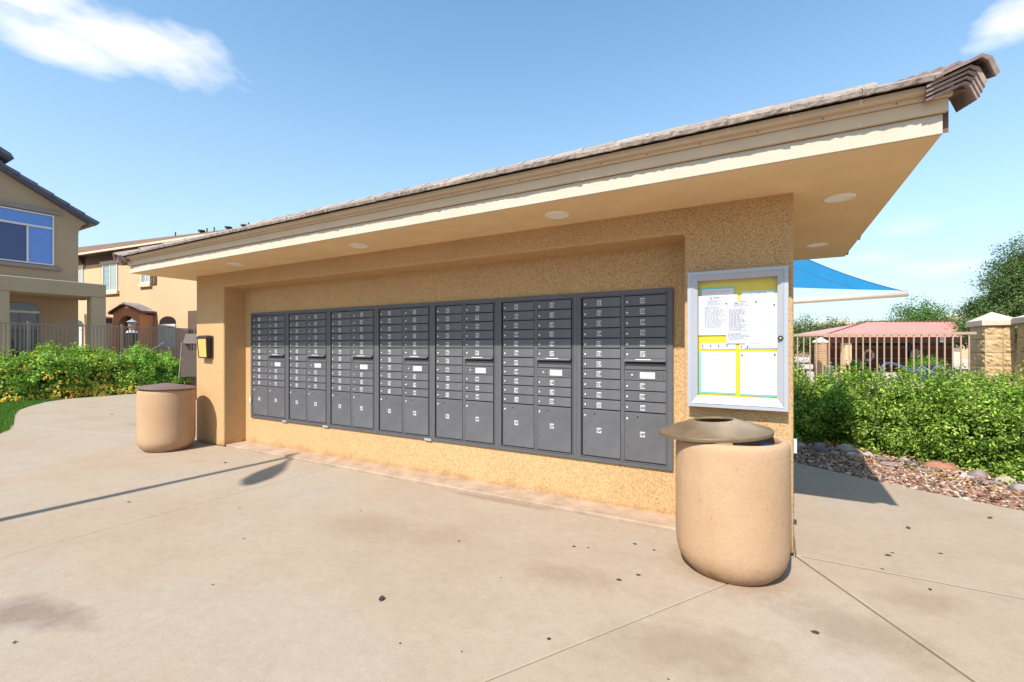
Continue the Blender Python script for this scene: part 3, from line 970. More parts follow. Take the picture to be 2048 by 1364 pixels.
def mailbox_unit(i, x0):
    words = ['leftmost bank of grey mailboxes, doors 1 to 20', 'second bank of grey mailboxes from the left pillar, doors 21 to 40',
             'third bank of grey mailboxes from the left pillar, doors 41 to 60', 'middle bank of grey mailboxes, doors 61 to 80',
             'bank of grey mailboxes numbered 81 to 100, third from the noticeboard', 'bank of grey mailboxes numbered 101 to 120, next to last on the right',
             'rightmost bank of grey mailboxes, doors 121 to 140, beside the noticeboard pillar']
    t = thing('mailbox_unit', words[i], 'mailboxes', (x0, YW, 0), group='banks of mailboxes set in the pavilion wall')
    L, R = 0, UW
    m_ = MB()
    m_.box(.001, UW - .001, -.008, .02, MZ0 + .001, MZ1 - .001)
    m_.build('back_panel', 'gap', t, world=False)
    m_ = MB()
    f0, f1 = -.022, -.0085
    lo, ro = (.050 if i == 0 else .036), (.050 if i == 6 else .036)
    m_.cbox(0, lo, f0, f1, MZ0, MZ1, .002)
    m_.cbox(R - ro, R, f0, f1, MZ0, MZ1, .002)
    m_.cbox(lo, R - ro, f0, f1, ZT + .014, MZ1, .002)
    m_.cbox(lo, R - ro, f0, f1, MZ0, ZB - .014, .002)
    m_.cbox(.4195, .4555, f0 + .005, f1, ZB - .008, ZT + .008, .002)
    m_.build('frame', 'box', t, world=False)
    m_ = MB()
    m_.ring(lo + .001, R - ro - .001, ZB - .0135, ZT + .0135, .007, -.026, -.0087)
    m_.build('inner_trim', 'box', t, world=False)
    a0, a1, b0, b1 = .061, .4175, .4575, .813
    n0 = i * 20 + 1
    yd = -.021
    names_left = [n0 + k for k in range(11)]
    right = [n0 + 11 + k for k in range(9)]
    key = door_cache
    if 'd' not in key:
        w = a1 - a0
        key['d'] = MB().cbox(0, w, -.0085, 0, .007, RP - .0015, .0025).mesh('door', 'boxdoor')
        key['pd'] = MB().cbox(0, w, -.0085, 0, .002, ZT - 11 * RP - ZB - .003, .0025).mesh('parcel_door', 'boxdoor')
        lk = MB(); lk.lathe([(0.0001, .006), (.008, .006), (.0105, .003), (.0115, 0)], 16)
        lk.v = [(v[0], -v[2], v[1]) for v in lk.v]
        key['lock'] = lk.mesh('lock', 'lock', True)
        key['lip'] = MB().box(0, w, -.0115, -.0086, .0, .004).mesh('lip', 'box')
        key['plate'] = MB().cbox(-.0215, .0215, -.0015, 0, -.0235, .0235, .0004).mesh('number_plate', 'plate')
        hn = MB(); hn.disc((0, 0, 0), .0075, 'y', 12, .003); key['hole'] = hn.mesh('key_hole', 'gap')
        sc = MB()
        for dx in (-.028, .028):
            for dz in (-.016, .016): sc.disc((dx, 0, dz), .0028, 'y', 6, .002)
        key['screws'] = sc.mesh('screws', 'gap')
    for col, nums, xx in (('l', names_left, a0), ('r', right, b0)):
        for k, num in enumerate(nums):
            row = k if col == 'l' or k < 6 else k + 2
            zt = ZT - (row + 1) * RP
            d = link('door', key['d'], t, (xx, -.0125, zt + random.uniform(-.0006, .0006)), (random.uniform(-.010, .004), 0, 0))
            px = .158 + random.uniform(-.003, .003); pz = RP * .5 + random.uniform(-.003, .003)
            link('number_plate', key['plate'], d, (px, -.0087, pz), (0, random.uniform(-.03, .03), 0))
            tm = text_mesh(str(num), .030 if num > 99 else .032, px, pz, -.0107)
            link('number', tm.mesh('number', 'ink'), d)
            link('lock', key['lock'], d, (.022, -.0085, RP * .42))
        zt = ZB
        H = ZT - 11 * RP - ZB
        d = link('parcel_door', key['pd'], t, (xx, -.0125, zt))
        s = '%dP' % (i * 2 + (1 if col == 'l' else 2))
        link('number_plate', key['plate'], d, (.158, -.0087, H * .56))
        link('number', text_mesh(s, .028, .158, H * .56, -.0107).mesh('number', 'ink'), d)
        link('lock', key['lock'], d, (.022, -.0085, H - .062), (0, 0, 0), (1.2, 1, 1.2))
        link('key_hole', key['hole'], d, (.115, -.0087, H - .040))
        link('screws', key['screws'], d, (.115, -.0087, H - .040))['kind'] = 'stuff'
        link('bottom_bolt', key['hole'], d, (.026, -.0087, .125), (0, 0, 0), (.7, .7, .7))
    # outgoing slot with its hood, blank strip and master panel
    zt = ZT - 6 * RP
    m_ = MB(); m_.box(b0 + .002, b1 - .002, -.013, -.0086, zt - RP + .004, zt - .006)
    m_.build('blank_panel', 'boxdoor', t, world=False)
    m_ = MB(); m_.box(b0 + .006, b1 - .006, -.0145, -.0131, zt - .040, zt - .012)
    m_.build('mail_slot', 'gap', t, world=False)
    m_ = MB()
    m_.add([(b0 - .003, -.013, zt + .010), (b1 + .002, -.013, zt + .010), (b1 + .002, -.050, zt - .012), (b0 - .003, -.050, zt - .012),
            (b0 - .003, -.013, zt + .001), (b1 + .002, -.013, zt + .001), (b1 + .002, -.050, zt - .020), (b0 - .003, -.050, zt - .020)],
           [(0, 1, 2, 3), (4, 7, 6, 5), (0, 3, 7, 4), (1, 5, 6, 2), (3, 2, 6, 7), (0, 4, 5, 1)])
    hd = m_.build('slot_hood', 'boxdoor', t, bevel=.002, world=False)
    m_ = MB(); m_.add([(b0 + .10, -.0344, zt + .0012), (b0 + .235, -.0344, zt + .0012), (b0 + .235, -.0474, zt - .0065), (b0 + .10, -.0474, zt - .0065)], [(0, 1, 2, 3)])
    m_.v = [(a, b, c + .0012) for a, b, c in m_.v]
    m_.build('hood_label', 'plate', hd, world=False)
    zt = ZT - 8 * RP
    m_ = MB(); m_.cbox(b0, b1, -.020, -.0125, zt + .003, zt + RP - .004, .002)
    mp_ = m_.build('master_panel', 'boxdoor', t, world=False)
    m_ = MB(); m_.box(b0 + .135, b0 + .265, -.0215, -.0202, zt + .020, zt + RP - .018)
    m_.build('address_label', 'plate', mp_, world=False)
    m_ = MB()
    for xx in (.03, .10): 
        for dz in (.03, .065): m_.disc((b0 + xx, -.0202, zt + dz), .0045, 'y', 8, .002)
    for dz in (.025, .045, .065): m_.disc((b0 + .335, -.0202, zt + dz), .004, 'y', 8, .002)
    m_.disc((b0 + .305, -.0202, zt + .045), .004, 'y', 8, .002)
    m_.build('rivets', 'gap', mp_, world=False)['kind'] = 'stuff'
    link('lock', key['lock'], mp_, (b0 + .065, -.0202, zt + .045), (0, 0, 0), (.9, 1, .9))
    if i in (0, 1, 3):
        m_ = MB(); m_.box(UW - .11, UW - .012, -.0245, -.0222, MZ0 - .008, MZ0 + .018)
        m_.build('clip_plate', 'steel', t, world=False)
    return t


door_cache = {}
XM0 = -6.8487
for i in range(7):
    mailbox_unit(i, XM0 + i * UW)

# white tag hanging from the leftmost parcel door
t = thing('padlock_tag', 'small white tag fixed to the left edge of the leftmost mailbox bank', 'tag', (XM0 + .012, YW - .03, .66))
MB().cbox(-.012, .022, -.012, 0, -.04, .04, .003).build('tag_body', 'plate', t, world=False)
MB().disc((.005, -.0125, -.02), .006, 'y', 10, .002).build('tag_hole', 'gap', t, world=False)

# ------------------------------------------------------------------ noticeboard
nb = thing('noticeboard', 'silver framed glass noticeboard on the right pillar with yellow backing', 'noticeboard', (-.235, YP, 1.015))
bx0, bx1, bz0, bz1 = -.565, .094, 1.015, 2.028
MB().ring(bx0, bx1, bz0, bz1, .028, YP - .085, YP - .001).build('case_frame', 'alu', nb, bevel=.002)
m_ = MB()
w = .040
o = [(bx0 + .0285, bz0 + .0285), (bx1 - .0285, bz0 + .0285), (bx1 - .0285, bz1 - .0285), (bx0 + .0285, bz1 - .0285)]
i_ = [(-.494, 1.100), (.028, 1.100), (.028, 1.960), (-.494, 1.960)]
vs = [(a, YP - .089, b) for a, b in o] + [(a, YP - .070, b) for a, b in i_] + [(a, YP - .060, b) for a, b in i_] + [(a, YP - .060, b) for a, b in o]
fs = []
for k in range(4):
    j = (k + 1) % 4
    fs += [(k, j, 4 + j, 4 + k), (4 + k, 4 + j, 8 + j, 8 + k), (12 + k, 12 + j, j, k)]
m_.add(vs, fs)
dr = m_.build('door_frame', 'alu', nb)
m_ = MB(); m_.disc((.046, YP - .083, 1.526), .017, 'y', 20, .008); m_.build('lock', 'dark', nb)
m_ = MB(); m_.disc((.046, YP - .0915, 1.526), .007, 'y', 12, .002); m_.build('lock_barrel', 'steel', nb)
m_ = MB(); m_.box(bx0 + .03, bx1 - .03, YP - .026, YP - .002, bz0 + .03, bz1 - .03); m_.build('backboard', 'yellow', nb)
m_ = MB(); m_.add([(-.496, YP - .064, 1.098), (.030, YP - .064, 1.098), (.030, YP - .064, 1.962), (-.496, YP - .064, 1.962)], [(0, 1, 2, 3)]); m_.build('glass', 'caseglass', nb)

NY = YP - .0265
layer = [0]


def curl_sheet(x0, x1, z0, z1, y, c=.004, n=6):
    m_ = MB(); vs = []
    for j in range(n + 1):
        for i in range(n + 1):
            a, b = i / n, j / n
            yy = y - c * (abs(a - .5) * 2) ** 3 * (1 if j < 2 else .4) - c * .5 * math.sin(b * 5 + a * 2) ** 2
            vs.append((x0 + (x1 - x0) * a, yy, z0 + (z1 - z0) * b))
    fs = [(j * (n + 1) + i, j * (n + 1) + i + 1, (j + 1) * (n + 1) + i + 1, (j + 1) * (n + 1) + i) for j in range(n) for i in range(n)]
    return m_.add(vs, fs)


def notice(label, x0, x1, z0, z1, mat, prints=(), lines=None, lay=1, pins=()):
    y = NY - .0025 * lay
    t = thing('notice', label, 'notice', ((x0 + x1) / 2, y, z0))
    curl_sheet(x0, x1, z0, z1, y, .0012).build('sheet', mat, t)
    yy = y - .0024
    for (a0, a1, b0, b1, mt) in prints:
        m_ = MB(); m_.add([(a0, yy, b0), (a1, yy, b0), (a1, yy, b1), (a0, yy, b1)], [(0, 1, 2, 3)])
        m_.build('printed_block', mt, t)
    if lines:
        m_ = MB()
        for (la, lb, top, bot, step, hh) in lines:
            z = top
            while z > bot:
                x = la; e = lb - random.uniform(0, (lb - la) * .45)
                while x < e:
                    wd = random.uniform(.006, .022)
                    m_.add([(x, yy, z), (min(x + wd, lb), yy, z), (min(x + wd, lb), yy, z + hh), (x, yy, z + hh)], [(0, 1, 2, 3)])
                    x += wd + .004
                z -= step
        m_.build('printed_lines', 'greyink', t)
    if pins:
        m_ = MB()
        for px, pz in pins: m_.disc((px, y - .003, pz), .005, 'y', 10, .005)
        m_.build('pin', 'dark', t)
    return t


notice('teal bordered notice with an orange heading, top left in the case', -.477, -.247, 1.62, 1.911, 'teal', lay=1)
notice('white sheet with orange heading laid on the teal border', -.470, -.250, 1.62, 1.898, 'paper',
       prints=[(-.447 + k * .0125, -.447 + k * .0125 + .009, 1.872, 1.882, 'orangeink') for k in range(14) if k != 7], lay=2)
notice('pastel bordered certificate, top right in the case', -.205, .026, 1.70, 1.874, 'cream',
       prints=[(-.19 + .05 * k, -.145 + .05 * k, 1.80 + .006 * (k % 2), 1.862, ('greenink', 'blueink', 'cream', 'greenink')[k]) for k in range(4)], lay=1)
notice('white letter with a small red crest, left of the two letters', -.493, -.225, 1.552, 1.850, 'paper',
       prints=[(-.413, -.399, 1.822, 1.836, 'redink'), (-.392, -.345, 1.829, 1.836, 'greyink')],
       lines=[(-.43, -.31, 1.812, 1.775, .007, .0022), (-.45, -.30, 1.765, 1.60, .0075, .0022)], lay=3, pins=((-.30, 1.786),))
notice('white letter with a small grey crest, pinned over the middle', -.300, -.080, 1.490, 1.800, 'paper',
       prints=[(-.240, -.227, 1.782, 1.794, 'greyink'), (-.220, -.17, 1.792, 1.797, 'greyink')],
       lines=[(-.25, -.15, 1.782, 1.755, .007, .0022), (-.285, -.16, 1.742, 1.58, .007, .0024), (-.29, -.14, 1.565, 1.515, .009, .004)], lay=4, pins=((-.105, 1.79),))
notice('large off white sheet on the right, hanging to just above the strips', -.178, .027, 1.455, 1.785, 'paper',
       lines=[(-.06, .0, 1.70, 1.56, .010, .0016), (-.165, -.11, 1.492, 1.485, .01, .004)], lay=3, pins=((.008, 1.765), (-.16, 1.468)))
notice('narrow white strip of hand-drawn letters above the lower left sheet', -.476, -.238, 1.448, 1.494, 'paper',
       prints=[(-.468 + k * .0185, -.468 + k * .0185 + (.003 if k % 3 else .010), 1.458 + .004 * (k % 2), 1.483 - .003 * (k % 3), 'greyink') for k in range(12)], lay=1)
notice('narrow white strip of letters half hidden above the lower right sheet', -.212, .024, 1.446, 1.492, 'paper',
       prints=[(-.204 + k * .0185, -.204 + k * .0185 + (.004 if k % 2 else .009), 1.454, 1.476, 'greyink') for k in range(12)], lay=1)
notice('teal border sheet under the lower left blank notice', -.489, -.241, 1.113, 1.425, 'teal', lay=1)
notice('blank looking white notice, lower left in the case', -.474, -.238, 1.124, 1.430, 'paper',
       prints=[(-.46, -.33, 1.408, 1.411, 'orangeink')], lay=2, pins=())
notice('teal border sheet under the lower right notice', -.205, .026, 1.109, 1.420, 'teal', lay=1)
notice('white notice with a faint violet header, lower right in the case', -.208, .025, 1.120, 1.428, 'paper',
       lines=[(-.19, .01, 1.405, 1.395, .008, .0012)], lay=2, pins=((-.196, 1.405), (.012, 1.412)))

t = thing('outlet_cover', 'small white outlet cover on the right side of the noticeboard pillar', 'outlet cover', (X1 + .001, 3.83, .76))
MB().cbox(0, .020, -.028, .028, -.048, .048, .003).build('cover', 'plate', t, world=False)
MB().box(.0205, .0225, -.012, .012, .005, .030).build('socket', 'gap', t, world=False)
# sconce on the left pillar
sc = thing('wall_lantern', 'dark bronze wall lantern with amber glass on the left pillar', 'lantern', (-7.42, YP, 1.29))
m_ = MB(); m_.cbox(-7.50, -7.285, YP - .018, YP - .001, 1.290, 1.625, .003); m_.build('back_plate', 'bronze', sc)
fx0, fx1 = -7.575, -7.300
m_ = MB(); m_.add([(fx0, YP - .02, 1.60), (fx1, YP - .02, 1.60), (fx1, YP - .105, 1.60), (fx0, YP - .105, 1.60),
                   (fx0 + .008, YP - .02, 1.635), (fx1 - .008, YP - .02, 1.635), (fx1 - .03, YP - .085, 1.635), (fx0 + .03, YP - .085, 1.635)],
                  [(0, 3, 2, 1), (4, 5, 6, 7), (0, 1, 5, 4), (1, 2, 6, 5), (2, 3, 7, 6), (3, 0, 4, 7)])
m_.build('hood', 'bronze', sc)
gx0, gx1, gz0, gz1 = fx0 + .012, fx1 - .012, 1.305, 1.600
tp = .022
m_ = MB(); m_.add([(gx0 + tp, YP - .022, gz0), (gx1 - tp * .3, YP - .022, gz0), (gx1 - tp * .3, YP - .076, gz0), (gx0 + tp, YP - .076, gz0),
                   (gx0, YP - .022, gz1), (gx1, YP - .022, gz1), (gx1, YP - .090, gz1), (gx0, YP - .090, gz1)],
                  [(0, 3, 2, 1), (4, 5, 6, 7), (0, 1, 5, 4), (2, 3, 7, 6), (3, 0, 4, 7)])
m_.build('amber_glass', 'amber', sc)
m_ = MB()
for (a, b) in (((gx0 + tp, YP - .077, gz0), (gx0, YP - .091, gz1)), ((gx1 - tp * .3, YP - .077, gz0), (gx1, YP - .091, gz1))):
    m_.tube([a, b], .009, 4)
m_.tube([(gx0 + tp, YP - .077, gz0), (gx1 - tp * .3, YP - .077, gz0)], .010, 4)
m_.tube([(gx0, YP - .091, gz1 - .004), (gx1, YP - .091, gz1 - .004)], .010, 4)
m_.build('glazing_bars', 'bronze', sc)
m_ = MB(); m_.add([(gx1 - tp * .3 + .002, YP - .022, gz0), (gx1 + .002, YP - .022, gz1), (gx1 + .002, YP - .090, gz1), (gx1 - tp * .3 + .002, YP - .076, gz0)], [(0, 1, 2, 3)])
m_.build('side_panel', 'bronze', sc)

# ------------------------------------------------------------------ litter bins
def bin_body(t, R=.345):
    prof_ = [(.24, .0), (.262, .004), (.275, .02), (.300, .045), (.325, .090), (.338, .14), (R, .21), (R + .001, .40), (R + .001, .60), (R, .80), (R - .003, .835),
             (R - .012, .858), (R - .028, .868), (R - .045, .868), (R - .056, .858), (R - .060, .835), (R - .062, .60), (R - .065, .35), (.0001, .35)]
    m_ = MB(); m_.lathe(prof_, 72)
    return m_.build('bin_body', 'bin', t, True, world=False)


b1 = thing('litter_bin', 'round concrete litter bin under the noticeboard, its lid slipped sideways', 'litter bin', (-.245, 3.385, 0))
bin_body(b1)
nseg = 40


def cone_lid(name, mat, t, R, rh, h, loc, rot, hole=True, rim=.022):
    m_ = MB()
    pr = [(R - .006, -rim), (R, -rim), (R + .002, -.002), (R - .004, .003), (rh + .02, h), (rh, h + .002), (rh - .002, h - .012), (rh + .02, h - .014), (R - .012, -.006), (R - .012, -rim)]
    if not hole:
        pr = [(R - .006, -rim), (R, -rim), (R + .002, -.002), (R - .006, .004), (.05, h), (.0001, h + .001)]
    m_.lathe(pr, 48)
    o_ = m_.build(name, mat, t, False, world=False)
    o_.location = loc; o_.rotation_euler = rot
    md = o_.modifiers.new('bevel', 'BEVEL'); md.width = .002; md.segments = 1; md.limit_method = 'ANGLE'; md.angle_limit = math.radians(50)
    o_.data.polygons.foreach_set('use_smooth', [True] * len(o_.data.polygons))
    o_.data.set_sharp_from_angle(angle=math.radians(35)) if hasattr(o_.data, 'set_sharp_from_angle') else None
    return o_


cone_lid('lid', 'lid', b1, .358, .125, .070, (-.105, .035, .897), (-.01, -.062, .3))
# crumpled waste showing in the open side
m_ = MB()
r_ = random.Random(3)
for k in range(9):
    cx, cy = .06 + .16 * r_.random(), -.22 + .3 * r_.random()
    pts = [(cx + r_.uniform(-.07, .07), cy + r_.uniform(-.07, .07), .76 + r_.uniform(-.04, .075)) for _ in range(5)]
    m_.add(pts, [(0, 1, 2), (0, 2, 3), (0, 3, 4), (1, 2, 4)])
rb = m_.build('rubbish', 'bluebag', None); rb.location = (-.245, 3.385, 0)
tag(rb, 'crumpled blue bag and paper inside the open near litter bin', 'rubbish')
m_ = MB()
for k in range(6):
    cx, cy = .02 + .2 * r_.random(), -.2 + .3 * r_.random()
    pts = [(cx + r_.uniform(-.06, .06), cy + r_.uniform(-.06, .06), .75 + r_.uniform(-.04, .05)) for _ in range(4)]
    m_.add(pts, [(0, 1, 2), (0, 2, 3)])
rb = m_.build('waste_paper', 'rack', None); rb.location = (-.245, 3.385, 0)
tag(rb, 'torn white paper beside the blue bag in the near litter bin', 'waste paper')

b2 = thing('litter_bin', 'round concrete litter bin with flat brown lid in front of the left pillar', 'litter bin', (-7.565, 3.290, 0))
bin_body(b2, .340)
cone_lid('lid', 'lidbrown', b2, .350, .1, .055, (0.0, 0, .889), (-.03, .035, .0), hole=False, rim=.018)

# ------------------------------------------------------------------ street lamp (its shadow falls across the paving)
sl = thing('street_lamp', 'dark street lamp with one arm beyond the paving, throwing the long pole shadow', 'street lamp', (-5.80, -2.05, -.1))
Hl = 6.85
m_ = MB(); m_.tube([(0, 0, 0), (0, 0, Hl * .5), (0, 0, Hl)], [.075, .06, .045], 16); m_.build('pole', 'pole', sl, True, world=False)
m_ = MB(); m_.lathe([(.16, 0), (.16, .04), (.10, .10), (.08, .25)], 20); m_.build('base', 'pole', sl, world=False)
ax, ay = .73, -1.09
m_ = MB(); m_.tube([(0, 0, Hl - .08), (ax * .12, ay * .12, Hl - .03), (ax * .5, ay * .5, Hl)], .028, 10); m_.build('arm', 'pole', sl, True, world=False)
m_ = MB()
dv = Vector((ax, ay, 0)).normalized(); sv = Vector((-dv.y, dv.x, 0))
vs = []
for (d_, w_, h_) in ((.40, .03, .03), (.55, .07, .05), (.80, .13, .07), (1.10, .14, .06), (1.34, .05, .03)):
    for (a, b) in ((-w_, -h_), (w_, -h_), (w_, h_ * .4), (0, h_), (-w_, h_ * .4)):
        p = dv * d_ + sv * a + Vector((0, 0, Hl + b)); vs.append(p)
fs = [tuple(range(5)), tuple(range(24, 19, -1))]
for i in range(4):
    for k in range(5): fs.append((i * 5 + k, (i + 1) * 5 + k, (i + 1) * 5 + (k + 1) % 5, i * 5 + (k + 1) % 5))
m_.add(vs, fs); m_.build('lamp_head', 'pole', sl, world=False)

# ------------------------------------------------------------------ gravel, rocks
ICO_V = None


def ico(sub=1):
    import bmesh
    bm = bmesh.new(); bmesh.ops.create_icosphere(bm, subdivisions=sub, radius=1)
    V = np.array([v.co[:] for v in bm.verts]); F = np.array([[v.index for v in f.verts] for f in bm.faces]); bm.free()
    return V, F


IV, IF = ico(1)
PAL_G = [(.30, .15, .10), (.36, .19, .13), (.40, .26, .18), (.50, .36, .26), (.24, .11, .075), (.17, .11, .09), (.52, .42, .34), (.38, .21, .11), (.13, .07, .055)]


def stones(P, size, flat=.5, pal=PAL_G, smin=.6, smax=1.5):
    n = len(P)
    base = np.repeat(IV[None], n, 0) * (1 + RNG.uniform(-.22, .22, (n, len(IV), 1)))
    S = size * RNG.uniform(smin, smax, (n, 1, 1)) * np.stack([RNG.uniform(.8, 1.5, n), RNG.uniform(.6, 1, n), RNG.uniform(.35, .7, n) * flat / .5], 1)[:, None, :]
    V = base * S
    a = RNG.uniform(0, 6.28, n); ca, sa = np.cos(a)[:, None], np.sin(a)[:, None]
    tl = RNG.uniform(-.5, .5, n)
    x, y, z = V[..., 0], V[..., 1], V[..., 2]
    ct, st = np.cos(tl)[:, None], np.sin(tl)[:, None]
    x, z = ct * x + st * z, -st * x + ct * z
    V = np.stack([ca * x - sa * y, sa * x + ca * y, z], -1) + P[:, None, :]
    F = (IF[None] + (np.arange(n) * len(IV))[:, None, None]).reshape(-1, 3)
    c = np.array(pal)[RNG.integers(0, len(pal), n)] * .85 * (1 + RNG.uniform(-.3, .3, (n, 1)))
    return V.reshape(-1, 3), F, np.repeat(c, len(IV), 0)


ge = np.array(grav_edge)


def edge_y(x): return np.interp(x, ge[:, 0], ge[:, 1])


def bush_y(x): return np.interp(x, [-1, .3, 1.0, 1.35, 1.6, 1.9, 2.4, 5], [8.6, 8.15, 8.05, 7.9, 7.4, 7.05, 6.75, 5.8])


N = 14000
xs = RNG.uniform(-.9, 4.2, N); d = RNG.uniform(0, 1, N) ** .9
ys = edge_y(xs) + .015 + d * 1.9
keep = ys < 9.0
P = np.stack([xs[keep], ys[keep], -.022 + RNG.uniform(0, .02, keep.sum())], 1)
V, F, T = stones(P, .020)
gv = link('gravel', np_mesh('gravel', V, F, 'stones', T)); tag(gv, 'reddish mixed gravel between the paving and the leafy shrubs', 'gravel', kind='stuff')
# leaf litter lying on the gravel close to the shrubs
N = 2600
xs = RNG.uniform(-.5, 3.4, N); ys = bush_y(xs) - RNG.uniform(-.5, .75, N) ** 1
keep = ys > edge_y(xs) + .25
P = np.stack([xs[keep], ys[keep], .012 + RNG.uniform(0, .022, keep.sum())], 1)
V, F, T = leaf_geo(P, np.tile([[0, 0, 1.0]], (len(P), 1)), .045, [(.42, .26, .13), (.34, .18, .08), (.5, .34, .18), (.26, .12, .06)], .5)
ll = link('leaf_litter', np_mesh('leaf_litter', V, F, 'petal', T)); tag(ll, 'dry brown leaves scattered over the gravel at the foot of the shrubs', 'leaf litter', kind='stuff')
# gravel around the grey stand on the left
N = 5000
P = np.stack([RNG.uniform(-17.2, -13.4, N), RNG.uniform(6.9, 10.2, N), RNG.uniform(-.02, .02, N)], 1)
V, F, T = stones(P, .035)
gv = link('gravel', np_mesh('gravel', V, F, 'stones', T)); tag(gv, 'pinkish gravel around the grey stand behind the left pillar', 'gravel', kind='stuff')
mb = MB(); mb.box(-18.9, -7.9, 7.0, 11, -.28, -.03); tag(mb.build('gravel_bed', 'bark_mulch'), kind='structure')

IV3, IF3 = ico(3)
ROCKS = [(.345, 7.90, .13, .10, .07, (.42, .36, .33), 'rounded beige rock at the left end of the gravel in the roof shadow'),
         (.56, 7.78, .17, .10, .075, (.20, .19, .22), 'dark blue grey rock lying in the roof shadow'),
         (.90, 7.90, .22, .14, .10, (.50, .40, .33), 'large tan rounded rock half in the roof shadow'),
         (.93, 7.58, .13, .08, .06, (.64, .52, .46), 'pale pinkish rock where the roof shadow ends on the gravel'),
         (1.09, 7.66, .13, .10, .07, (.55, .44, .42), 'pinkish grey rock between the pale rock and the flat grey one'),
         (1.22, 7.49, .15, .08, .045, (.25, .22, .22), 'flat dark grey rock behind the brown slab'),
         (1.29, 7.29, .21, .10, .035, (.40, .29, .25), 'flat brown slab of rock left of the dark stone'),
         (1.455, 7.53, .10, .08, .06, (.42, .34, .33), 'small mauve stone behind the dark one'),
         (1.50, 7.36, .12, .085, .055, (.13, .125, .125), 'small nearly black rock left of the red one'),
         (1.76, 7.36, .27, .16, .085, (.48, .21, .13), 'largest rock, flat and brick red'),
         (1.57, 7.13, .20, .07, .03, (.32, .28, .27), 'long flat grey rock in front of the red one'),
         (1.86, 7.08, .13, .07, .05, (.58, .46, .40), 'pale rock at the right tip of the red one'),
         (2.00, 7.02, .15, .10, .085, (.33, .24, .22), 'brown boulder under the right-hand shrub'),
         (2.00, 6.78, .17, .07, .035, (.31, .27, .26), 'flat grey slab between brown boulder and yellow rock'),
         (2.17, 6.89, .15, .09, .075, (.56, .50, .33), 'yellowish rock beneath the hanging leaves'),
         (2.21, 6.66, .15, .09, .060, (.38, .34, .32), 'grey rock in front of the yellowish one at the right edge'),
         (.73, 7.60, .10, .08, .05, (.34, .30, .30), 'small grey rock fully in the roof shadow'),
         (1.86, 6.93, .12, .06, .04, (.62, .50, .44), 'pale flat stone left of the grey slab'),
         (2.42, 6.60, .13, .10, .07, (.36, .22, .17), 'reddish brown rock at the right edge of the picture'),
         (.60, 8.06, .12, .08, .06, (.35, .29, .27), 'grey brown rock half under the leaves near the pillar')]
for k, (x, y, a, b, h, col, lb) in enumerate(ROCKS):
    r = np.random.default_rng(100 + k)
    D = IV3.copy()
    rr = 1 + lump(D, 200 + k, .16, 2.2) + lump(D, 300 + k, .05, 7)
    V = D * rr[:, None] * np.array([a * .62, b * .75, h * .78])
    ang = r.uniform(-.5, .3)
    V = np.stack([V[:, 0] * math.cos(ang) - V[:, 1] * math.sin(ang), V[:, 0] * math.sin(ang) + V[:, 1] * math.cos(ang), V[:, 2]], 1)
    T = np.array(col)[None] * .62 * (1 + lump(D, 400 + k, .35, 5))[:, None]
    o_ = link('rock', np_mesh('rock', V, IF3, 'stones', T, True), None, (x, y, h * .25))
    tag(o_, lb, 'rock', 'rocks edging the gravel')

# ------------------------------------------------------------------ dry leaves and scraps on the paving
LV = [(-1.972, 1.938, .030, 'curled dark dry leaf lying alone in the middle of the paving'), (.951, 4.80, .030, 'thin dark pod on the paving just in front of the roof shadow'),
      (.700, 4.10, .020, 'small dark twig on the paving right of the near bin'), (1.034, 4.323, .018, 'small dark leaf scrap nearest the right edge'),
      (.823, 3.65, .016, 'tiny dark scrap just below the white joint line'), (1.611, 5.42, .022, 'thin dark twig by the gravel edge'),
      (-3.506, 2.037, .010, 'tiny dark leaf crumb left of the middle of the paving'), (-5.269, 1.98, .022, 'dark scrap under the lamp pole shadow'),
      (-6.0, 3.25, .030, 'dark leaf scrap between left bin and the lamp shadow'), (-3.26, .76, .014, 'yellow brown leaf crumb on the grey stain')]
for k, (x, y, s, lb) in enumerate(LV):
    r = random.Random(k)
    m_ = MB()
    n = 7
    vs = [(0, 0, s * .1)]
    for i in range(n):
        a = 2 * PI * i / n
        vs.append((s * (1 + r.uniform(-.4, .3)) * math.cos(a), s * .45 * (1 + r.uniform(-.4, .4)) * math.sin(a), s * r.uniform(.0, .55) + .002))
    m_.add(vs, [(0, i + 1, (i + 1) % n + 1) for i in range(n)])
    o_ = m_.build('dry_leaf', 'dryleaf'); o_.location = (x, y, .001); o_.rotation_euler = (0, 0, r.uniform(0, 3))
    tag(o_, lb, 'leaf', 'dry scraps on the paving')

# ------------------------------------------------------------------ shrubs on the right
PAL_R = [(.10, .17, .016), (.19, .30, .032), (.28, .42, .055), (.40, .50, .10), (.065, .115, .012)]
PAL_TOP = [(.14, .26, .05), (.20, .30, .09), (.10, .22, .03)]


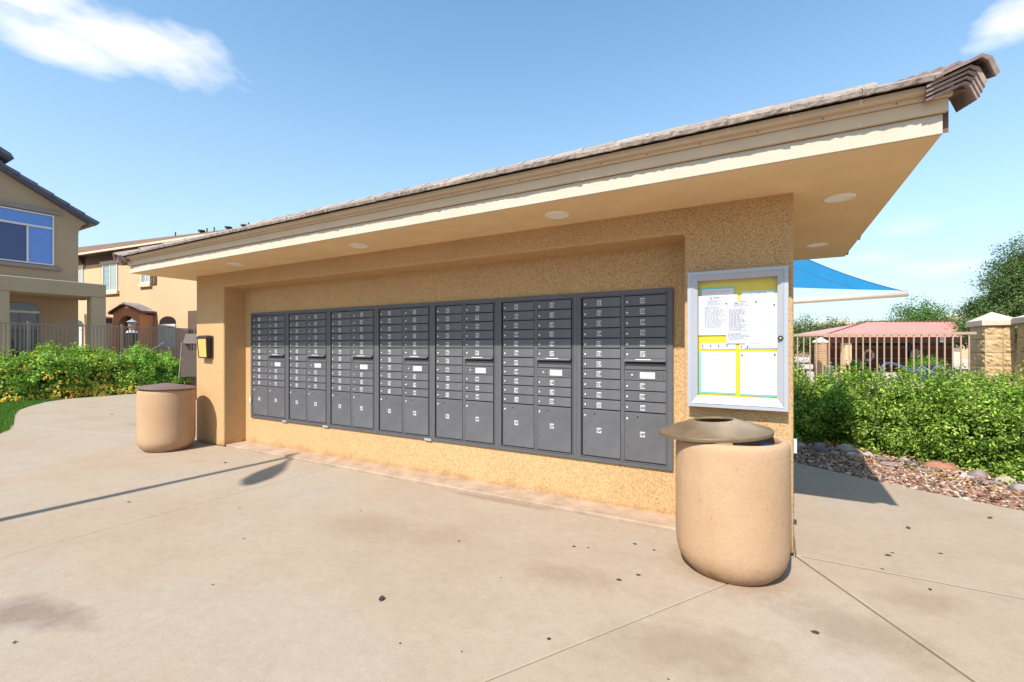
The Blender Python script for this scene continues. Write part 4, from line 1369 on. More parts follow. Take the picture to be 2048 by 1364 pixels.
def shrub(name, label, group, center, rad, nclus, per, size, pal, seed, sprouts=10, flowers=None, core=.80, extra=None, hs=1.0):
    cx, cy, cz = center
    t = thing(name, label, 'shrub', (cx, cy, cz), group=group)
    g = [clump_cloud((0, 0, 0), rad, nclus, per, .035 * hs, size, pal, seed, zmin=-.02, shell=(.74, 1.05), amp=.24, freq=4.6),
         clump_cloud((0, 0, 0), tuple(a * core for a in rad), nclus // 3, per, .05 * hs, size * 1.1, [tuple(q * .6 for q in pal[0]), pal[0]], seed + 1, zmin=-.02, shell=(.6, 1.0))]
    stems = MB()
    r = random.Random(seed)
    for k in range(sprouts):
        a = r.uniform(0, 6.28); q = r.uniform(.1, .75)
        b = Vector((rad[0] * q * math.cos(a), rad[1] * q * math.sin(a), rad[2] * math.sqrt(max(.05, 1 - q * q)) * .9))
        L = r.uniform(.12, .32) * hs
        tip = b + Vector((r.uniform(-.4, .4) * L, r.uniform(-.4, .4) * L, L))
        stems.tube([b * .6, b, (b + tip) / 2 + Vector((r.uniform(-.02, .02), 0, 0)), tip], [.006, .005, .004, .002], 4)
        m = 16
        u_ = RNG.uniform(0, 1, (m, 1))
        Pp = np.array(b)[None] * (1 - u_) + np.array(tip)[None] * u_ + RNG.normal(0, .012, (m, 3))
        g.append(leaf_geo(Pp, RNG.normal(0, 1, (m, 3)) + np.array([0, 0, .8]), size * .85, pal[-2:] if len(pal) < 4 else pal[2:4], .5))
    for k in range(14):
        a = r.uniform(0, 6.28)
        e = Vector((rad[0] * .8 * math.cos(a), rad[1] * .8 * math.sin(a), rad[2] * r.uniform(.3, .9)))
        stems.tube([(0, 0, -.05), e * .4 + Vector((0, 0, .1)), e], [.014, .010, .004], 5)
    if extra: g += extra
    V, F, T = merge(g)
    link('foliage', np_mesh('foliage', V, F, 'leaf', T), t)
    stems.build('stems', 'stem', t, world=False)
    return t


GR = 'leafy green shrubs along the pool fence'
SH = [((.20, 8.90, -.02), (.70, .75, .98), 'leafy shrub nearest the pavilion pillar, behind the shadowed rocks'),
      ((.95, 9.00, -.02), (.65, .70, 1.02), 'leafy shrub second from the pavilion pillar, at the brick post'),
      ((1.55, 8.55, -.02), (.72, .85, 1.05), 'leafy shrub below the pool shelter post, behind the red rock'),
      ((2.20, 8.95, -.02), (.65, .62, 1.03), 'leafy shrub in front of the blue handrails, against the fence'),
      ((2.30, 7.95, -.02), (.72, .80, .98), 'broad leafy shrub spreading forward over the rocks, middle right'),
      ((2.95, 8.85, -.02), (.68, .62, 1.12), 'leafy shrub at the foot of the split-face block pillar'),
      ((2.95, 7.45, -.02), (.75, .75, .92), 'leafy shrub at the right edge, its leaves hanging over the yellowish rock'),
      ((4.75, 7.60, -.02), (.85, .85, 1.05), 'leafy shrub just beyond the right edge of the picture'),
      ((5.85, 7.10, -.02), (.85, .85, 1.00), 'last leafy shrub of the row, beyond the right edge of the picture'),
      ((3.70, 8.05, -.02), (.80, .80, 1.10), 'leafy shrub at the right edge in front of the second block pillar')]
for k, (c, r_, lb) in enumerate(SH):
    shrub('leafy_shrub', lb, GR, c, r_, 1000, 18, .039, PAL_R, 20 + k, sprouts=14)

# ------------------------------------------------------------------ right fence, stone pillars
fr_ = thing('pool_fence', 'tan metal picket fence behind the green shrubs on the right', 'fence', (1.2, 9.6, 0))
YF = 9.6
pm = MB().box(-.009, .009, -.009, .009, .05, 1.655).mesh('picket', 'fence_r')
for k in range(-6, 25):
    link('picket', pm, fr_, (.381 + .0933 * k - 1.2, 0, 0))
link('picket', pm, fr_, (3.17 - 1.2, -.1, 0))
MB().box(-.35, 2.70, YF - .02, YF + .02, 1.655, 1.695).build('top_rail', 'fence_r', fr_)
MB().box(-.35, 2.70, YF - .014, YF + .014, .20, .235).build('bottom_rail', 'fence_r', fr_)


def rough_block(x0, x1, y0, y1, z0, z1, seed, amp=.022, n=5):
    """block with split (rough) outer faces"""
    r = np.random.default_rng(seed)
    import bmesh
    bm = bmesh.new(); bmesh.ops.create_cube(bm, size=1)
    bmesh.ops.subdivide_edges(bm, edges=bm.edges[:], cuts=n, use_grid_fill=True)
    ph = r.uniform(0, 9, 12)
    c = Vector(((x0 + x1) / 2, (y0 + y1) / 2, (z0 + z1) / 2))
    for v in bm.verts:
        p = v.co.copy()
        w = Vector((p.x * (x1 - x0), p.y * (y1 - y0), p.z * (z1 - z0)))
        e = max(0, 1 - max(abs(p.z) * 2, 0) ** 6)
        d = r.uniform(-.35, 1) * amp * e
        if abs(p.x) > .49 and abs(p.y) < .49: w.x += math.copysign(d, p.x)
        if abs(p.y) > .49 and abs(p.x) < .49: w.y += math.copysign(d, p.y)
        v.co = w + c
    me = bpy.data.meshes.new('block'); bm.to_mesh(me); bm.free(); me.materials.append(M['splitface'])
    return me


def stone_pillar(label, x0, x1, y0, y1, ztop, seed, xs_, ys_):
    t = thing('block_pillar', label, 'pillar', ((x0 + x1) / 2, (y0 + y1) / 2, 0), group='split-face block pillars by the pool')
    MB().box(x0 + .02, x1 - .02, y0 + .02, y1 - .02, 0, ztop - .01).build('mortar_core', 'mortar', t)
    o = wloc(t); k = 0
    nz = int(round(ztop / .203))
    for i in range(nz):
        za = ztop - (i + 1) * .203; zb = ztop - i * .203
        for a in range(len(xs_) - 1):
            for b in range(len(ys_) - 1):
                k += 1
                me = rough_block(xs_[a] + .003 - o.x, xs_[a + 1] - .003 - o.x, ys_[b] + .003 - o.y, ys_[b + 1] - .003 - o.y, max(za, 0) + .003, zb - .003, seed * 50 + k)
                link('block', me, t)
    c = .045
    m_ = MB(); cx, cy = (x0 + x1) / 2, (y0 + y1) / 2
    vs = [(x0 - c, y0 - c, ztop + .002), (x1 + c, y0 - c, ztop + .002), (x1 + c, y1 + c, ztop + .002), (x0 - c, y1 + c, ztop + .002)]
    vs += [(a, b, ztop + .085) for a, b, _ in vs] + [(cx, cy, ztop + .225)]
    m_.add(vs, [(0, 3, 2, 1), (0, 1, 5, 4), (1, 2, 6, 5), (2, 3, 7, 6), (3, 0, 4, 7), (4, 5, 8), (5, 6, 8), (6, 7, 8), (7, 4, 8)])
    m_.build('cap', 'capstone', t, bevel=.006)
    return t


stone_pillar('tan split-face block pillar with pale pyramid cap at the end of the right fence', 2.79, 3.115, 9.58, 10.18, 1.783, 1, [2.79, 2.987, 3.115], [9.58, 9.88, 10.18])
stone_pillar('second block pillar cut off by the right edge of the picture', 3.10, 3.70, 8.88, 9.48, 1.80, 2, [3.10, 3.40, 3.70], [8.88, 9.18, 9.48])

# ------------------------------------------------------------------ pool area behind the fence (frame parallel to the view)
cs, sn = math.cos(YAW), math.sin(YAW)


def QT(q, t): return (cs * q - sn * t, sn * q + cs * t)


# brick post with cap
bx, by = QT(10.07, 15)
bp = thing('brick_post', 'tan brick post with white pyramid cap behind the right fence', 'post', (bx, by, 0), YAW)
MB().box(-.10, .10, -.10, .10, 0, 1.60).build('mortar_core', 'mortar', bp, world=False)
bm1 = MB().box(0, .215, 0, .03, 0, .062).mesh('brick', 'brick')
for i in range(22):
    link('brick', bm1, bp, (-.1075 + .004 * (i % 2), -.128, i * .073 + .004))
    link('brick', bm1, bp, (-.128, .1075 - .004 * (i % 2), i * .073 + .004), (0, 0, -PI / 2))
    link('brick', bm1, bp, (.128, -.1075, i * .073 + .004), (0, 0, PI / 2))
m_ = MB(); m_.add([(-.155, -.155, 1.605), (.155, -.155, 1.605), (.155, .155, 1.605), (-.155, .155, 1.605), (-.155, -.155, 1.65), (.155, -.155, 1.65), (.155, .155, 1.65), (-.155, .155, 1.65), (0, 0, 1.78)],
                  [(0, 3, 2, 1), (0, 1, 5, 4), (1, 2, 6, 5), (2, 3, 7, 6), (3, 0, 4, 7), (4, 5, 8), (5, 6, 8), (6, 7, 8), (7, 4, 8)])
m_.build('cap', 'white', bp, world=False)

# pool shelter: local frame x = q, y = t
px_, py_ = QT(17.0, 25)
ps = thing('pool_shelter', 'open pool shelter with pink ribbed metal hip roof and dark red back wall', 'shelter', (px_, py_, 0), YAW)
ez, rz_ = 2.10, 2.90
W_, D_ = 15.0, 4.2
m_ = MB()
m_.add([(0, 0, ez), (W_, 0, ez), (W_, D_, ez), (0, D_, ez), (3.9, 2.1, rz_), (W_ - 3.9, 2.1, rz_)], [(0, 1, 5, 4), (1, 2, 5), (2, 3, 4, 5), (3, 0, 4), (0, 3, 2, 1)])
rf = m_.build('roof', 'pink', ps, world=False)
# standing ribs on the front slope and hip, slanted with the fall
rib = MB()
for k in range(62):
    x = .15 + k * .24
    if x > W_ - .1: break
    run = min(2.1, x * 2.1 / 3.9, (W_ - x) * 2.1 / 3.9)
    z1 = ez + (rz_ - ez) * run / 2.1
    rib.add([(x, 0, ez + .002), (x + .05, 0, ez + .002), (x + .05, run, z1 + .002), (x, run, z1 + .002), (x + .012, 0, ez + .05), (x + .038, 0, ez + .05), (x + .038, run, z1 + .05), (x + .012, run, z1 + .05)],
            [(0, 1, 5, 4), (1, 2, 6, 5), (2, 3, 7, 6), (3, 0, 4, 7), (4, 5, 6, 7)])
rib.build('roof_ribs', 'pink', ps, world=False)['kind'] = 'stuff'
m_ = MB(); m_.tube([(0, 0, ez + .03), (3.9, 2.1, rz_ + .06), (W_ - 3.9, 2.1, rz_ + .06), (W_, 0, ez + .03)], .035, 5)
m_.build('ridge_flashing', 'pink_dark', ps, world=False)
MB().box(-.02, W_ + .02, -.04, 0, ez - .10, ez + .02).build('gutter', 'pink', ps, world=False)
MB().box(.5, W_ - .3, .25, .45, ez - .42, ez - .11).build('beam', 'darkred', ps, world=False)
MB().box(1.9, 10.6, D_ - .5, D_ - .35, 0, ez - .11).build('back_wall', 'darkred', ps, world=False)
for (x, y) in ((1.35, .3), (1.45, 2.2), (13.0, .3)):
    MB().box(x, x + .36, y, y + .36, 0, ez - .42 if x > 1 else ez - .11).build('column', 'houseB', ps, world=False)
for z in (1.72, 1.50, 1.38, .72, .45):
    MB().box(2.6, 10.4, D_ - .54, D_ - .505, z, z + .018).build('wall_rail', 'houseB_trim', ps, world=False)
MB().box(4.6, 8.3, D_ - .56, D_ - .51, 1.52, 1.86).build('high_opening', 'gap', ps, world=False)


def at_ps(x, y, z):
    a, b = QT(17.0 + x, 25 + y); return (a, b, z)


lb_ = thing('life_ring', 'white life ring hanging on the dark red wall behind the blue handrail', 'life ring', at_ps(5.2, 3.63, .93), YAW)
m_ = MB(); m_.lathe([(.30 + .085 * math.cos(a), .07 * math.sin(a)) for a in [2 * PI * k / 10 for k in range(11)]], 28)
m_.v = [(v[0], v[2], v[1]) for v in m_.v]; m_.build('ring', 'white', lb_, True, world=False)
m_ = MB()
for k in range(4):
    a = PI / 4 + k * PI / 2
    m_.tube([(.24 * math.cos(a), -.09, .24 * math.sin(a)), (.37 * math.cos(a), -.09, .37 * math.sin(a))], .03, 6)
m_.build('bands', 'redsign', lb_, world=False)
ck = thing('wall_clock', 'round pale wall clock on the dark red wall near the block pillar', 'clock', at_ps(8.1, 3.63, .97), YAW)
m_ = MB(); m_.disc((0, 0, 0), .40, 'y', 36, .07); m_.build('rim', 'dark', ck, world=False)
m_ = MB(); m_.disc((0, -.071, 0), .36, 'y', 36, .004); m_.build('dial', 'dial', ck, world=False)
m_ = MB()
for k in range(12):
    a = k * PI / 6
    m_.disc((.28 * math.cos(a), -.076, .28 * math.sin(a)), .028, 'y', 8, .003)
m_.build('hour_marks', 'ink', ck, world=False)
m_ = MB(); m_.tube([(0, -.082, 0), (.02, -.082, .2)], .014, 4); m_.tube([(0, -.082, 0), (-.14, -.082, -.06)], .014, 4); m_.build('hands', 'redsign', ck, world=False)
cr = thing('wall_dial', 'dark blue round gauge hung above the pale clock', 'gauge', at_ps(7.85, 3.63, 1.42), YAW)
m_ = MB(); m_.disc((0, 0, 0), .27, 'y', 28, .06); m_.v = [(v[0] * .75, v[1], v[2]) for v in m_.v]; m_.build('case', 'rail_blue', cr, world=False)
m_ = MB(); m_.disc((0, -.061, 0), .22, 'y', 28, .004); m_.v = [(v[0] * .75, v[1], v[2]) for v in m_.v]; m_.build('face', 'navy', cr, world=False)
rs = thing('warning_sign', 'small red sign board beside the shelter column', 'sign', at_ps(2.55, 3.6, 1.58), YAW)
MB().cbox(-.32, .32, -.02, 0, -.09, .09, .004).build('board', 'redsign', rs, world=False)
MB().box(-.25, .25, -.024, -.021, -.02, .02).build('board_stripe', 'orange', rs, world=False)
pp = thing('posted_sheet', 'white sheet posted high on the dark beam, right of the middle', 'sheet', at_ps(6.6, .22, 1.88), YAW)
MB().cbox(-.12, .12, -.01, 0, -.17, .17, .003).build('sheet', 'white', pp, world=False)
MB().box(-.08, .08, -.013, -.011, -.02, .0).build('print', 'greyink', pp, world=False)

# handrails in and around the spa
def rail(label, pts, r=.038):
    t = thing('pool_handrail', label, 'handrail', (pts[0][0], pts[0][1], 0), group='blue padded pool handrails')
    P_ = [Vector(p) for p in pts]
    # smooth path (Catmull-Rom)
    out = []
    for i in range(len(P_) - 1):
        a, b, c, d_ = P_[max(i - 1, 0)], P_[i], P_[i + 1], P_[min(i + 2, len(P_) - 1)]
        for k in range(6):
            u = k / 6
            out.append(.5 * ((2 * b) + (c - a) * u + (2 * a - 5 * b + 4 * c - d_) * u * u + (3 * b - a - 3 * c + d_) * u ** 3))
    out.append(P_[-1])
    MB().tube(out, r, 10).build('rail', 'rail_blue', t, True)
    m_ = MB()
    for e in (out[0], out[-1]):
        m_.lathe([(.07, 0), (.07, .015), (.045, .03)], 16, (e.x, e.y, max(e.z - .02, .0)))
    m_.build('foot_plate', 'steel', t)


def qp(q, t, z):
    a, b = QT(q, t); return (a, b, z)


rail('long blue padded handrail sloping down to the right, leftmost', [qp(11.27, 14, .30), qp(11.25, 14, .72), qp(11.36, 14, .94), qp(11.62, 14, .95), qp(12.1, 14, .78), qp(12.52, 14, .62), qp(12.55, 14, .30)])
rail('first of the two blue hooped handrails, left of the pair', [qp(12.30, 14, .30), qp(12.33, 14, .70), qp(12.42, 13.95, .85), qp(12.55, 13.8, .74), qp(12.72, 13.5, .55), qp(12.74, 13.4, .28)])
rail('second blue hooped handrail, nearest the block pillar', [qp(12.80, 14, .30), qp(12.84, 14, .74), qp(12.92, 13.95, .87), qp(13.05, 13.8, .76), qp(13.16, 13.4, .55), qp(13.15, 13.3, .28)])
a, b = QT(12.3, 13.2)
sp = thing('spa_wall', 'low white rendered spa wall behind the shrubs under the blue handrails', 'low wall', (a, b, 0), YAW)
MB().cbox(-1.7, 1.3, -.2, .2, 0, .40, .01).build('wall', 'white', sp, world=False)
MB().cbox(-1.75, 1.35, -.25, .25, .402, .45, .008).build('coping', 'capstone', sp, world=False)
a, b = QT(14.35, 15.5)
nbn = thing('square_bin', 'dark navy square bin beside the block pillar beyond the fence', 'bin', (a, b, 0), YAW)
m_ = MB(); m_.add([(-.17, -.17, 0), (.17, -.17, 0), (.17, .17, 0), (-.17, .17, 0), (-.2, -.2, .80), (.2, -.2, .80), (.2, .2, .80), (-.2, .2, .80)], [(0, 3, 2, 1), (0, 1, 5, 4), (1, 2, 6, 5), (2, 3, 7, 6), (3, 0, 4, 7), (4, 5, 6, 7)])
m_.build('body', 'navy', nbn, world=False)
MB().cbox(-.22, .22, -.22, .22, .802, .84, .006).build('rim', 'navy', nbn, world=False)
a, b = QT(10.85, 16)
tb = thing('plastic_tub', 'grey green plastic tub right of the brick post', 'tub', (a, b, 0), YAW)
m_ = MB(); m_.lathe([(.22, 0), (.25, .30), (.29, .74), (.31, .76), (.31, .80), (.28, .80), (.26, .5)], 24); m_.build('body', 'green_tub', tb, True, world=False)
m_ = MB(); m_.tube([(-.29, 0, .70), (-.35, 0, .62), (-.28, 0, .55)], .015, 6); m_.build('handle', 'navy', tb, True, world=False)

# far tan buildings / wall behind the pool
for (q, t, w_, h_, lb) in ((15.6, 30, 6.0, 2.0, 'long tan garden wall building behind the brick post'),):
    a, b = QT(q, t)
    th = thing('low_building', lb, 'building', (a, b, 0), YAW)
    MB().box(-w_, 1.1, 0, 3, 0, 1.3).build('lower_wall', 'brownwall', th, world=False)
    MB().box(-w_, 1.2, -.1, 3, 1.3, h_).build('upper_wall', 'houseB', th, world=False)


def far_house(label, q, t, w_, zw, zr, base=0.0, mat='houseB', rm_='capstone'):
    a, b = QT(q, t)
    th = thing('house', label, 'house', (a, b, base), YAW)
    MB().box(-w_ / 2, w_ / 2, 0, 8, 0, zw).build('wall', mat, th, world=False)
    m_ = MB(); m_.prism([(-w_ / 2 - .6, zw - .1), (w_ / 2 + .6, zw - .1), (w_ / 2 + .6, zw + .05), (0, zr), (-w_ / 2 - .6, zw + .05)], 'y', -.6, 8.6)
    m_.build('roof', rm_, th, world=False)
    for dx in (-w_ / 4, w_ / 4):
        wdo = MB().box(dx - .7, dx + .7, -.06, -.01, zw - 1.9, zw - .7).build('window', 'winframe', th, world=False)
        MB().box(dx - .6, dx + .6, -.09, -.065, zw - 1.8, zw - .8).build('pane', 'darkglass', wdo, world=False)


far_house('far house with low grey brown roof above the trees on the left of the pool', 50.5, 70, 6.5, 4.2, 5.6, 0)
far_house('far peach house with low gable roof behind the pink shelter roof', 57.6, 60, 5.0, 4.2, 5.7, 0, 'houseB', 'capstone')
far_house('far cream house seen under the shelter roof edge beside the block pillar', 36.5, 40, 5.0, 1.9, 2.4, 0, 'houseB_trim', 'capstone')

# shade sail and its arm
A_ = Vector((2.888, 15.439, 2.936)); B_ = Vector((-.95, 15.4, 5.25)); C_ = Vector((-.85, 13.93, 3.14)); 
ss = thing('shade_sail', 'bright blue triangular shade sail beyond the pavilion pillar', 'shade sail', (2.888, 15.439, 0))
m_ = MB(); n = 16; vs = []; idx = {}
for i in range(n + 1):
    for j in range(n + 1 - i):
        u, v = i / n, j / n; w0 = 1 - u - v
        p = A_ * w0 + B_ * u + C_ * v
        p = p + Vector((0, 0, -.9 * w0 * u - .05 * w0 * v - .35 * u * v))
        idx[(i, j)] = len(vs); vs.append(p)
fs = []
for i in range(n):
    for j in range(n - i):
        fs.append((idx[(i, j)], idx[(i + 1, j)], idx[(i, j + 1)]))
        if i + j < n - 1: fs.append((idx[(i + 1, j)], idx[(i + 1, j + 1)], idx[(i, j + 1)]))
m_.add(vs, fs); sail = m_.build('cloth', 'sail', ss, True)
m_ = MB(); m_.tube([vs[idx[(i, 0)]] for i in range(n + 1)], .014, 6); m_.build('edge_cable', 'rail_blue', ss)
m_ = MB(); m_.tube([vs[idx[(i, (n - i) // 2 if False else min(4, n - i))]] for i in range(n - 3)], .008, 5); m_.build('seam', 'rail_blue', ss)
m_ = MB(); m_.tube([A_, A_ + Vector((.13, .05, -.02))], .012, 6); m_.build('shackle', 'steel', ss)
sa = thing('sail_post', 'cream steel post and long arm holding the blue shade sail', 'post', (-1.9, 13.4, 0))
m_ = MB(); m_.tube([(3.05, 15.53, 2.845), (.492, 14.424, 2.692), (-1.9, 13.40, 2.55)], [.075, .082, .09], 16); m_.build('arm', 'cream_pole', sa, True)
m_ = MB(); m_.tube([(-1.9, 13.4, 0), (-1.9, 13.4, 2.62)], .09, 16); m_.build('post', 'cream_pole', sa, True)
m_ = MB(); m_.tube([(3.03, 15.52, 2.89), (3.03, 15.52, 2.97)], .012, 6); m_.build('eye_bolt', 'steel', sa)

# ------------------------------------------------------------------ trees on the right
def tree(label, base, trunk_h, crowns, size, pal, seed, nclus=900, per=12, spread=.25, cat='tree', tr=.16, group=None, zmin=-.6):
    t = thing('broadleaf_tree', label, cat, base, group=group)
    g = []
    limbs = MB()
    rt = random.Random(seed)
    top = Vector((0, 0, trunk_h))
    limbs.tube([(0, 0, -.3), (rt.uniform(-.1, .1), 0, trunk_h * .5), top], [tr, tr * .8, tr * .6], 10)
    trk = limbs
    br = MB()
    for k, (c, r_) in enumerate(crowns):
        g.append(clump_cloud(c, r_, int(nclus), per, spread, size, pal, seed + k, zmin=zmin, shell=(.5, 1.08), amp=.40, freq=3.4, up=.4))
        cv = Vector(c)
        mid = (top + cv) / 2 + Vector((rt.uniform(-.2, .2), rt.uniform(-.2, .2), .1))
        br.tube([top * .8, mid, cv], [tr * .5, tr * .35, tr * .15], 7)
        for _ in range(7):
            d = Vector((rt.uniform(-1, 1), rt.uniform(-1, 1), rt.uniform(-.4, 1)))
            br.tube([cv, cv + Vector((d.x * r_[0] * .5, d.y * r_[1] * .5, d.z * r_[2] * .5)), cv + Vector((d.x * r_[0] * .9, d.y * r_[1] * .9, d.z * r_[2] * .9))], [tr * .2, tr * .12, tr * .05], 5)
    trk.build('trunk', 'bark', t, True, world=False)
    br.build('limbs', 'bark', t, True, world=False)
    V, F, T = merge(g)
    link('crown', np_mesh('crown', V, F, 'leaf', T), t)
    return t


PD = [(.04, .075, .016), (.065, .12, .025), (.10, .155, .04), (.14, .19, .065)]
PM = [(.06, .13, .016), (.07, .15, .022), (.10, .19, .03), (.14, .24, .045)]
PY = [(.10, .20, .02), (.15, .27, .03), (.19, .31, .04), (.08, .15, .02)]
a, b = QT(21.9, 20)
tree('large dark green tree rising above the block pillars at the right edge', (a, b, 0), 2.0,
     [((-.5, .2, 3.0), (1.1, 1.1, .8)), ((.2, 0, 4.2), (1.1, 1.1, .9)), ((.9, .6, 5.2), (1.2, 1.2, .9)), ((1.4, .5, 3.2), (1.3, 1.2, 1.0)), ((-.9, -.4, 2.2), (1.0, 1.0, .6)), ((2.4, 1.2, 4.6), (1.3, 1.3, 1.3))],
     .085, PD, 60, nclus=800, per=16, spread=.13)
a, b = QT(28.3, 32)
tree('round mid green tree behind the middle of the pink shelter roof', (a, b, 0), 1.4,
     [((0, 0, 3.0), (1.5, 1.4, 1.5)), ((-1.1, -.6, 2.2), (1.2, 1.2, 1.0)), ((1.2, .7, 2.2), (1.2, 1.2, 1.0))], .125, PM, 70, nclus=560, per=14, spread=.16)
a, b = QT(31.3, 33.5)
tree('small grey green tree just right of the round one behind the shelter', (a, b, 0), 1.5, [((0, 0, 2.5), (.7, .7, 1.1))], .14, PD, 76, nclus=300, per=9, spread=.16)
a, b = QT(26.2, 40)
tree('dark green tree mass behind the brick post, leftmost beyond the fence', (a, b, 0), 1.0,
     [((0, 0, 2.0), (2.2, 2.0, 1.6)), ((1.6, .9, 1.9), (1.8, 1.6, 1.4)), ((-2, -1, 1.8), (2.2, 2.0, 1.5))], .15, PD, 80, nclus=650, per=13, spread=.2)
a, b = QT(28.6, 38)
tree('yellow green tree with thin top shoots behind the left end of the pink roof', (a, b, 0), 1.0,
     [((0, 0, 1.6), (1.8, 1.6, 1.3)), ((.9, .5, 2.5), (.9, .9, 1.1)), ((2.0, 1.1, 1.7), (1.6, 1.5, 1.2)), ((-1.0, -.5, 1.3), (1.4, 1.3, 1.1))], .13, PY, 86, nclus=520, per=13, spread=.18)
a, b = QT(31.5, 45)
tree('distant dark tree behind the shelter, between the two brighter ones', (a, b, 0), 1.2, [((0, 0, 2.2), (2.2, 2.0, 1.4))], .22, PD, 90, nclus=420, per=9, spread=.24)
a, b = QT(28.0, 28)
tree('low dark tree peeping over the first block pillar cap', (a, b, 0), 1.2, [((0, 0, 2.1), (.75, .75, .85))], .15, PD, 93, nclus=320, per=10, spread=.18)
# planting inside the pool area
GP = 'grassy clumps inside the pool fence'
for k, (q, t_, w_, lb) in enumerate(((9.4, 15.5, .55, 'green plant clump left of the brick post beyond the fence'), (10.6, 14.2, .35, 'small green clump at the foot of the brick post'),
                                     (15.6, 17.5, .6, 'bright green grassy clump left of the block pillar'), (9.9, 22, .8, 'green clump between brick post and shelter column'),
                                     (23.4, 26, 1.2, 'bright bushy plants beyond the shelter near the block pillar'))):
    a, b = QT(q, t_)
    th = thing('garden_plant', lb, 'plant', (a, b, 0), group=GP)
    g = clump_cloud((0, 0, .1), (w_, w_, .95), 240, 12, .07, .12, PY if k % 2 == 0 else PM, 500 + k, zmin=0, shell=(.4, 1.0), aspect=.25)
    link('foliage', np_mesh('foliage', *g[:2], 'leaf', g[2]), th)
    st = MB()
    for j in range(6):
        an = j * 1.05; st.tube([(0, 0, 0), (w_ * .5 * math.cos(an), w_ * .5 * math.sin(an), .7)], .01, 5)
    st.build('stems', 'stem', th, world=False)

# ------------------------------------------------------------------ left side: terrace, bank, lawn
mb = MB(); mb.add([(-17.5, 0, -.02), (-17.5, 6.6, -.02), (-19.2, 6.6, .86), (-19.2, 0, .86)], [(0, 1, 2, 3)])
mb.add([(-17.5, 6.6, -.02), (-17.5, 12.5, -.02), (-19.2, 12.5, .72), (-19.2, 6.6, .86)], [(0, 1, 2, 3)])
tag(mb.build('planting_bank', 'bark_mulch'), kind='structure')
mb = MB(); mb.box(-70, -19.2, -30, 8.9, -.28, .86); tag(mb.build('terrace', 'pooldeck'), kind='structure')
mb = MB(); mb.box(-70, -12.5, 8.9, 45, -.28, .70); tag(mb.build('back_terrace', 'soil'), kind='structure')
mb = MB(); mb.box(-12.5, -8.5, 11, 45, -.28, .3); tag(mb.build('verge', 'soil'), kind='structure')
# lawn sheet
we = walk_edge[:9]
poly = [(-11.29, -6)] + we[0:1] + we[1:] + [(-17.5, 5.07), (-17.5, -6)]
mb = MB(); mb.prism(poly, 'z', -.25, -.012); tag(mb.build('lawn', 'turf'), kind='structure')
wea = np.array(we)
N = 150000
xs = -11.3 - RNG.uniform(0, 6.2, N); ys = RNG.uniform(.8, 5.0, N)
lim = np.interp(-xs, -wea[:, 0], wea[:, 1])
keep = ys < lim - .01
xs, ys = xs[keep], ys[keep]
n = len(xs)
h = RNG.uniform(.035, .075, n); a = RNG.uniform(0, 6.28, n); lean = RNG.uniform(0, .03, n)
w_ = .005
b0 = np.stack([xs - w_ * np.cos(a), ys - w_ * np.sin(a), np.full(n, -.012)], 1)
b1_ = np.stack([xs + w_ * np.cos(a), ys + w_ * np.sin(a), np.full(n, -.012)], 1)
tp_ = np.stack([xs + lean * np.sin(a), ys - lean * np.cos(a), h - .012], 1)
V = np.stack([b0, b1_, tp_], 1).reshape(-1, 3)
F = np.arange(n * 3).reshape(-1, 3)
col = np.array([(.06, .14, .016), (.09, .19, .02), (.12, .23, .03), (.05, .11, .015)])[RNG.integers(0, 4, n)]
gr = link('grass', np_mesh('grass', V, F, 'leaf', np.repeat(col, 3, 0))); tag(gr, 'short mown green grass beside the curved path', 'grass', kind='stuff')

# flowering shrubs
PL = [(.14, .26, .02), (.21, .36, .03), (.30, .45, .06), (.09, .18, .018), (.36, .48, .13)]
PG = [(.17, .32, .03), (.26, .44, .05), (.36, .52, .12), (.12, .24, .025)]
PF = [(.80, .42, .02), (.85, .55, .03), (.75, .28, .02), (.85, .62, .10)]
LS = [((-18.3, 2.6), (.85, .9, 1.05), 1, 'yellow flowering shrub at the left edge of the picture, in front of the fence'),
      ((-18.35, 3.9), (.85, .85, 1.12), 1, 'yellow flowering shrub first fully in view from the left'),
      ((-18.2, 4.9), (.85, .80, 1.18), 1, 'tallest yellow flowering shrub, with orange blooms on top'),
      ((-18.25, 5.75), (.80, .75, 1.10), 1, 'yellow flowering shrub in front of the porch opening'),
      ((-18.35, 6.55), (.80, .70, .98), .35, 'pale green shrub with few flowers in front of the porch column'),
      ((-18.4, 7.2), (.75, .65, 1.10), .05, 'feathery pale green shrub left of the grey stand'),
      ((-18.4, 7.95), (.70, .60, .95), .0, 'feathery pale green shrub at the right end of the row by the grey stand')]
for k, ((x, y), r_, fl, lb) in enumerate(LS):
    gzb = .35
    pal = PL if fl > .3 else PG
    t = shrub('flowering_shrub' if fl > .3 else 'feathery_shrub', lb, 'shrubs along the left fence', (x, y, gzb - .15), r_, 1000, 13, .060, pal, 120 + k, sprouts=26, hs=1.35)
    if fl > 0:
        nf = int(300 * fl)
        D = dirs(nf, -.1)
        D = D[D[:, 0] > -.3]
        R = 1.02 + lump(D, 120 + k, .14, 4)
        Pc = D * np.array(r_) * R[:, None] * np.array([1, 1, .95])
        per = 7
        P = np.repeat(Pc, per, 0) + RNG.normal(0, .016, (len(Pc) * per, 3))
        V, F, T = leaf_geo(P, np.repeat(D, per, 0) * 2, .032, PF, .9, 0, 0, .1)
        link('flowers', np_mesh('flowers', V, F, 'petal', T), t)['kind'] = 'stuff'
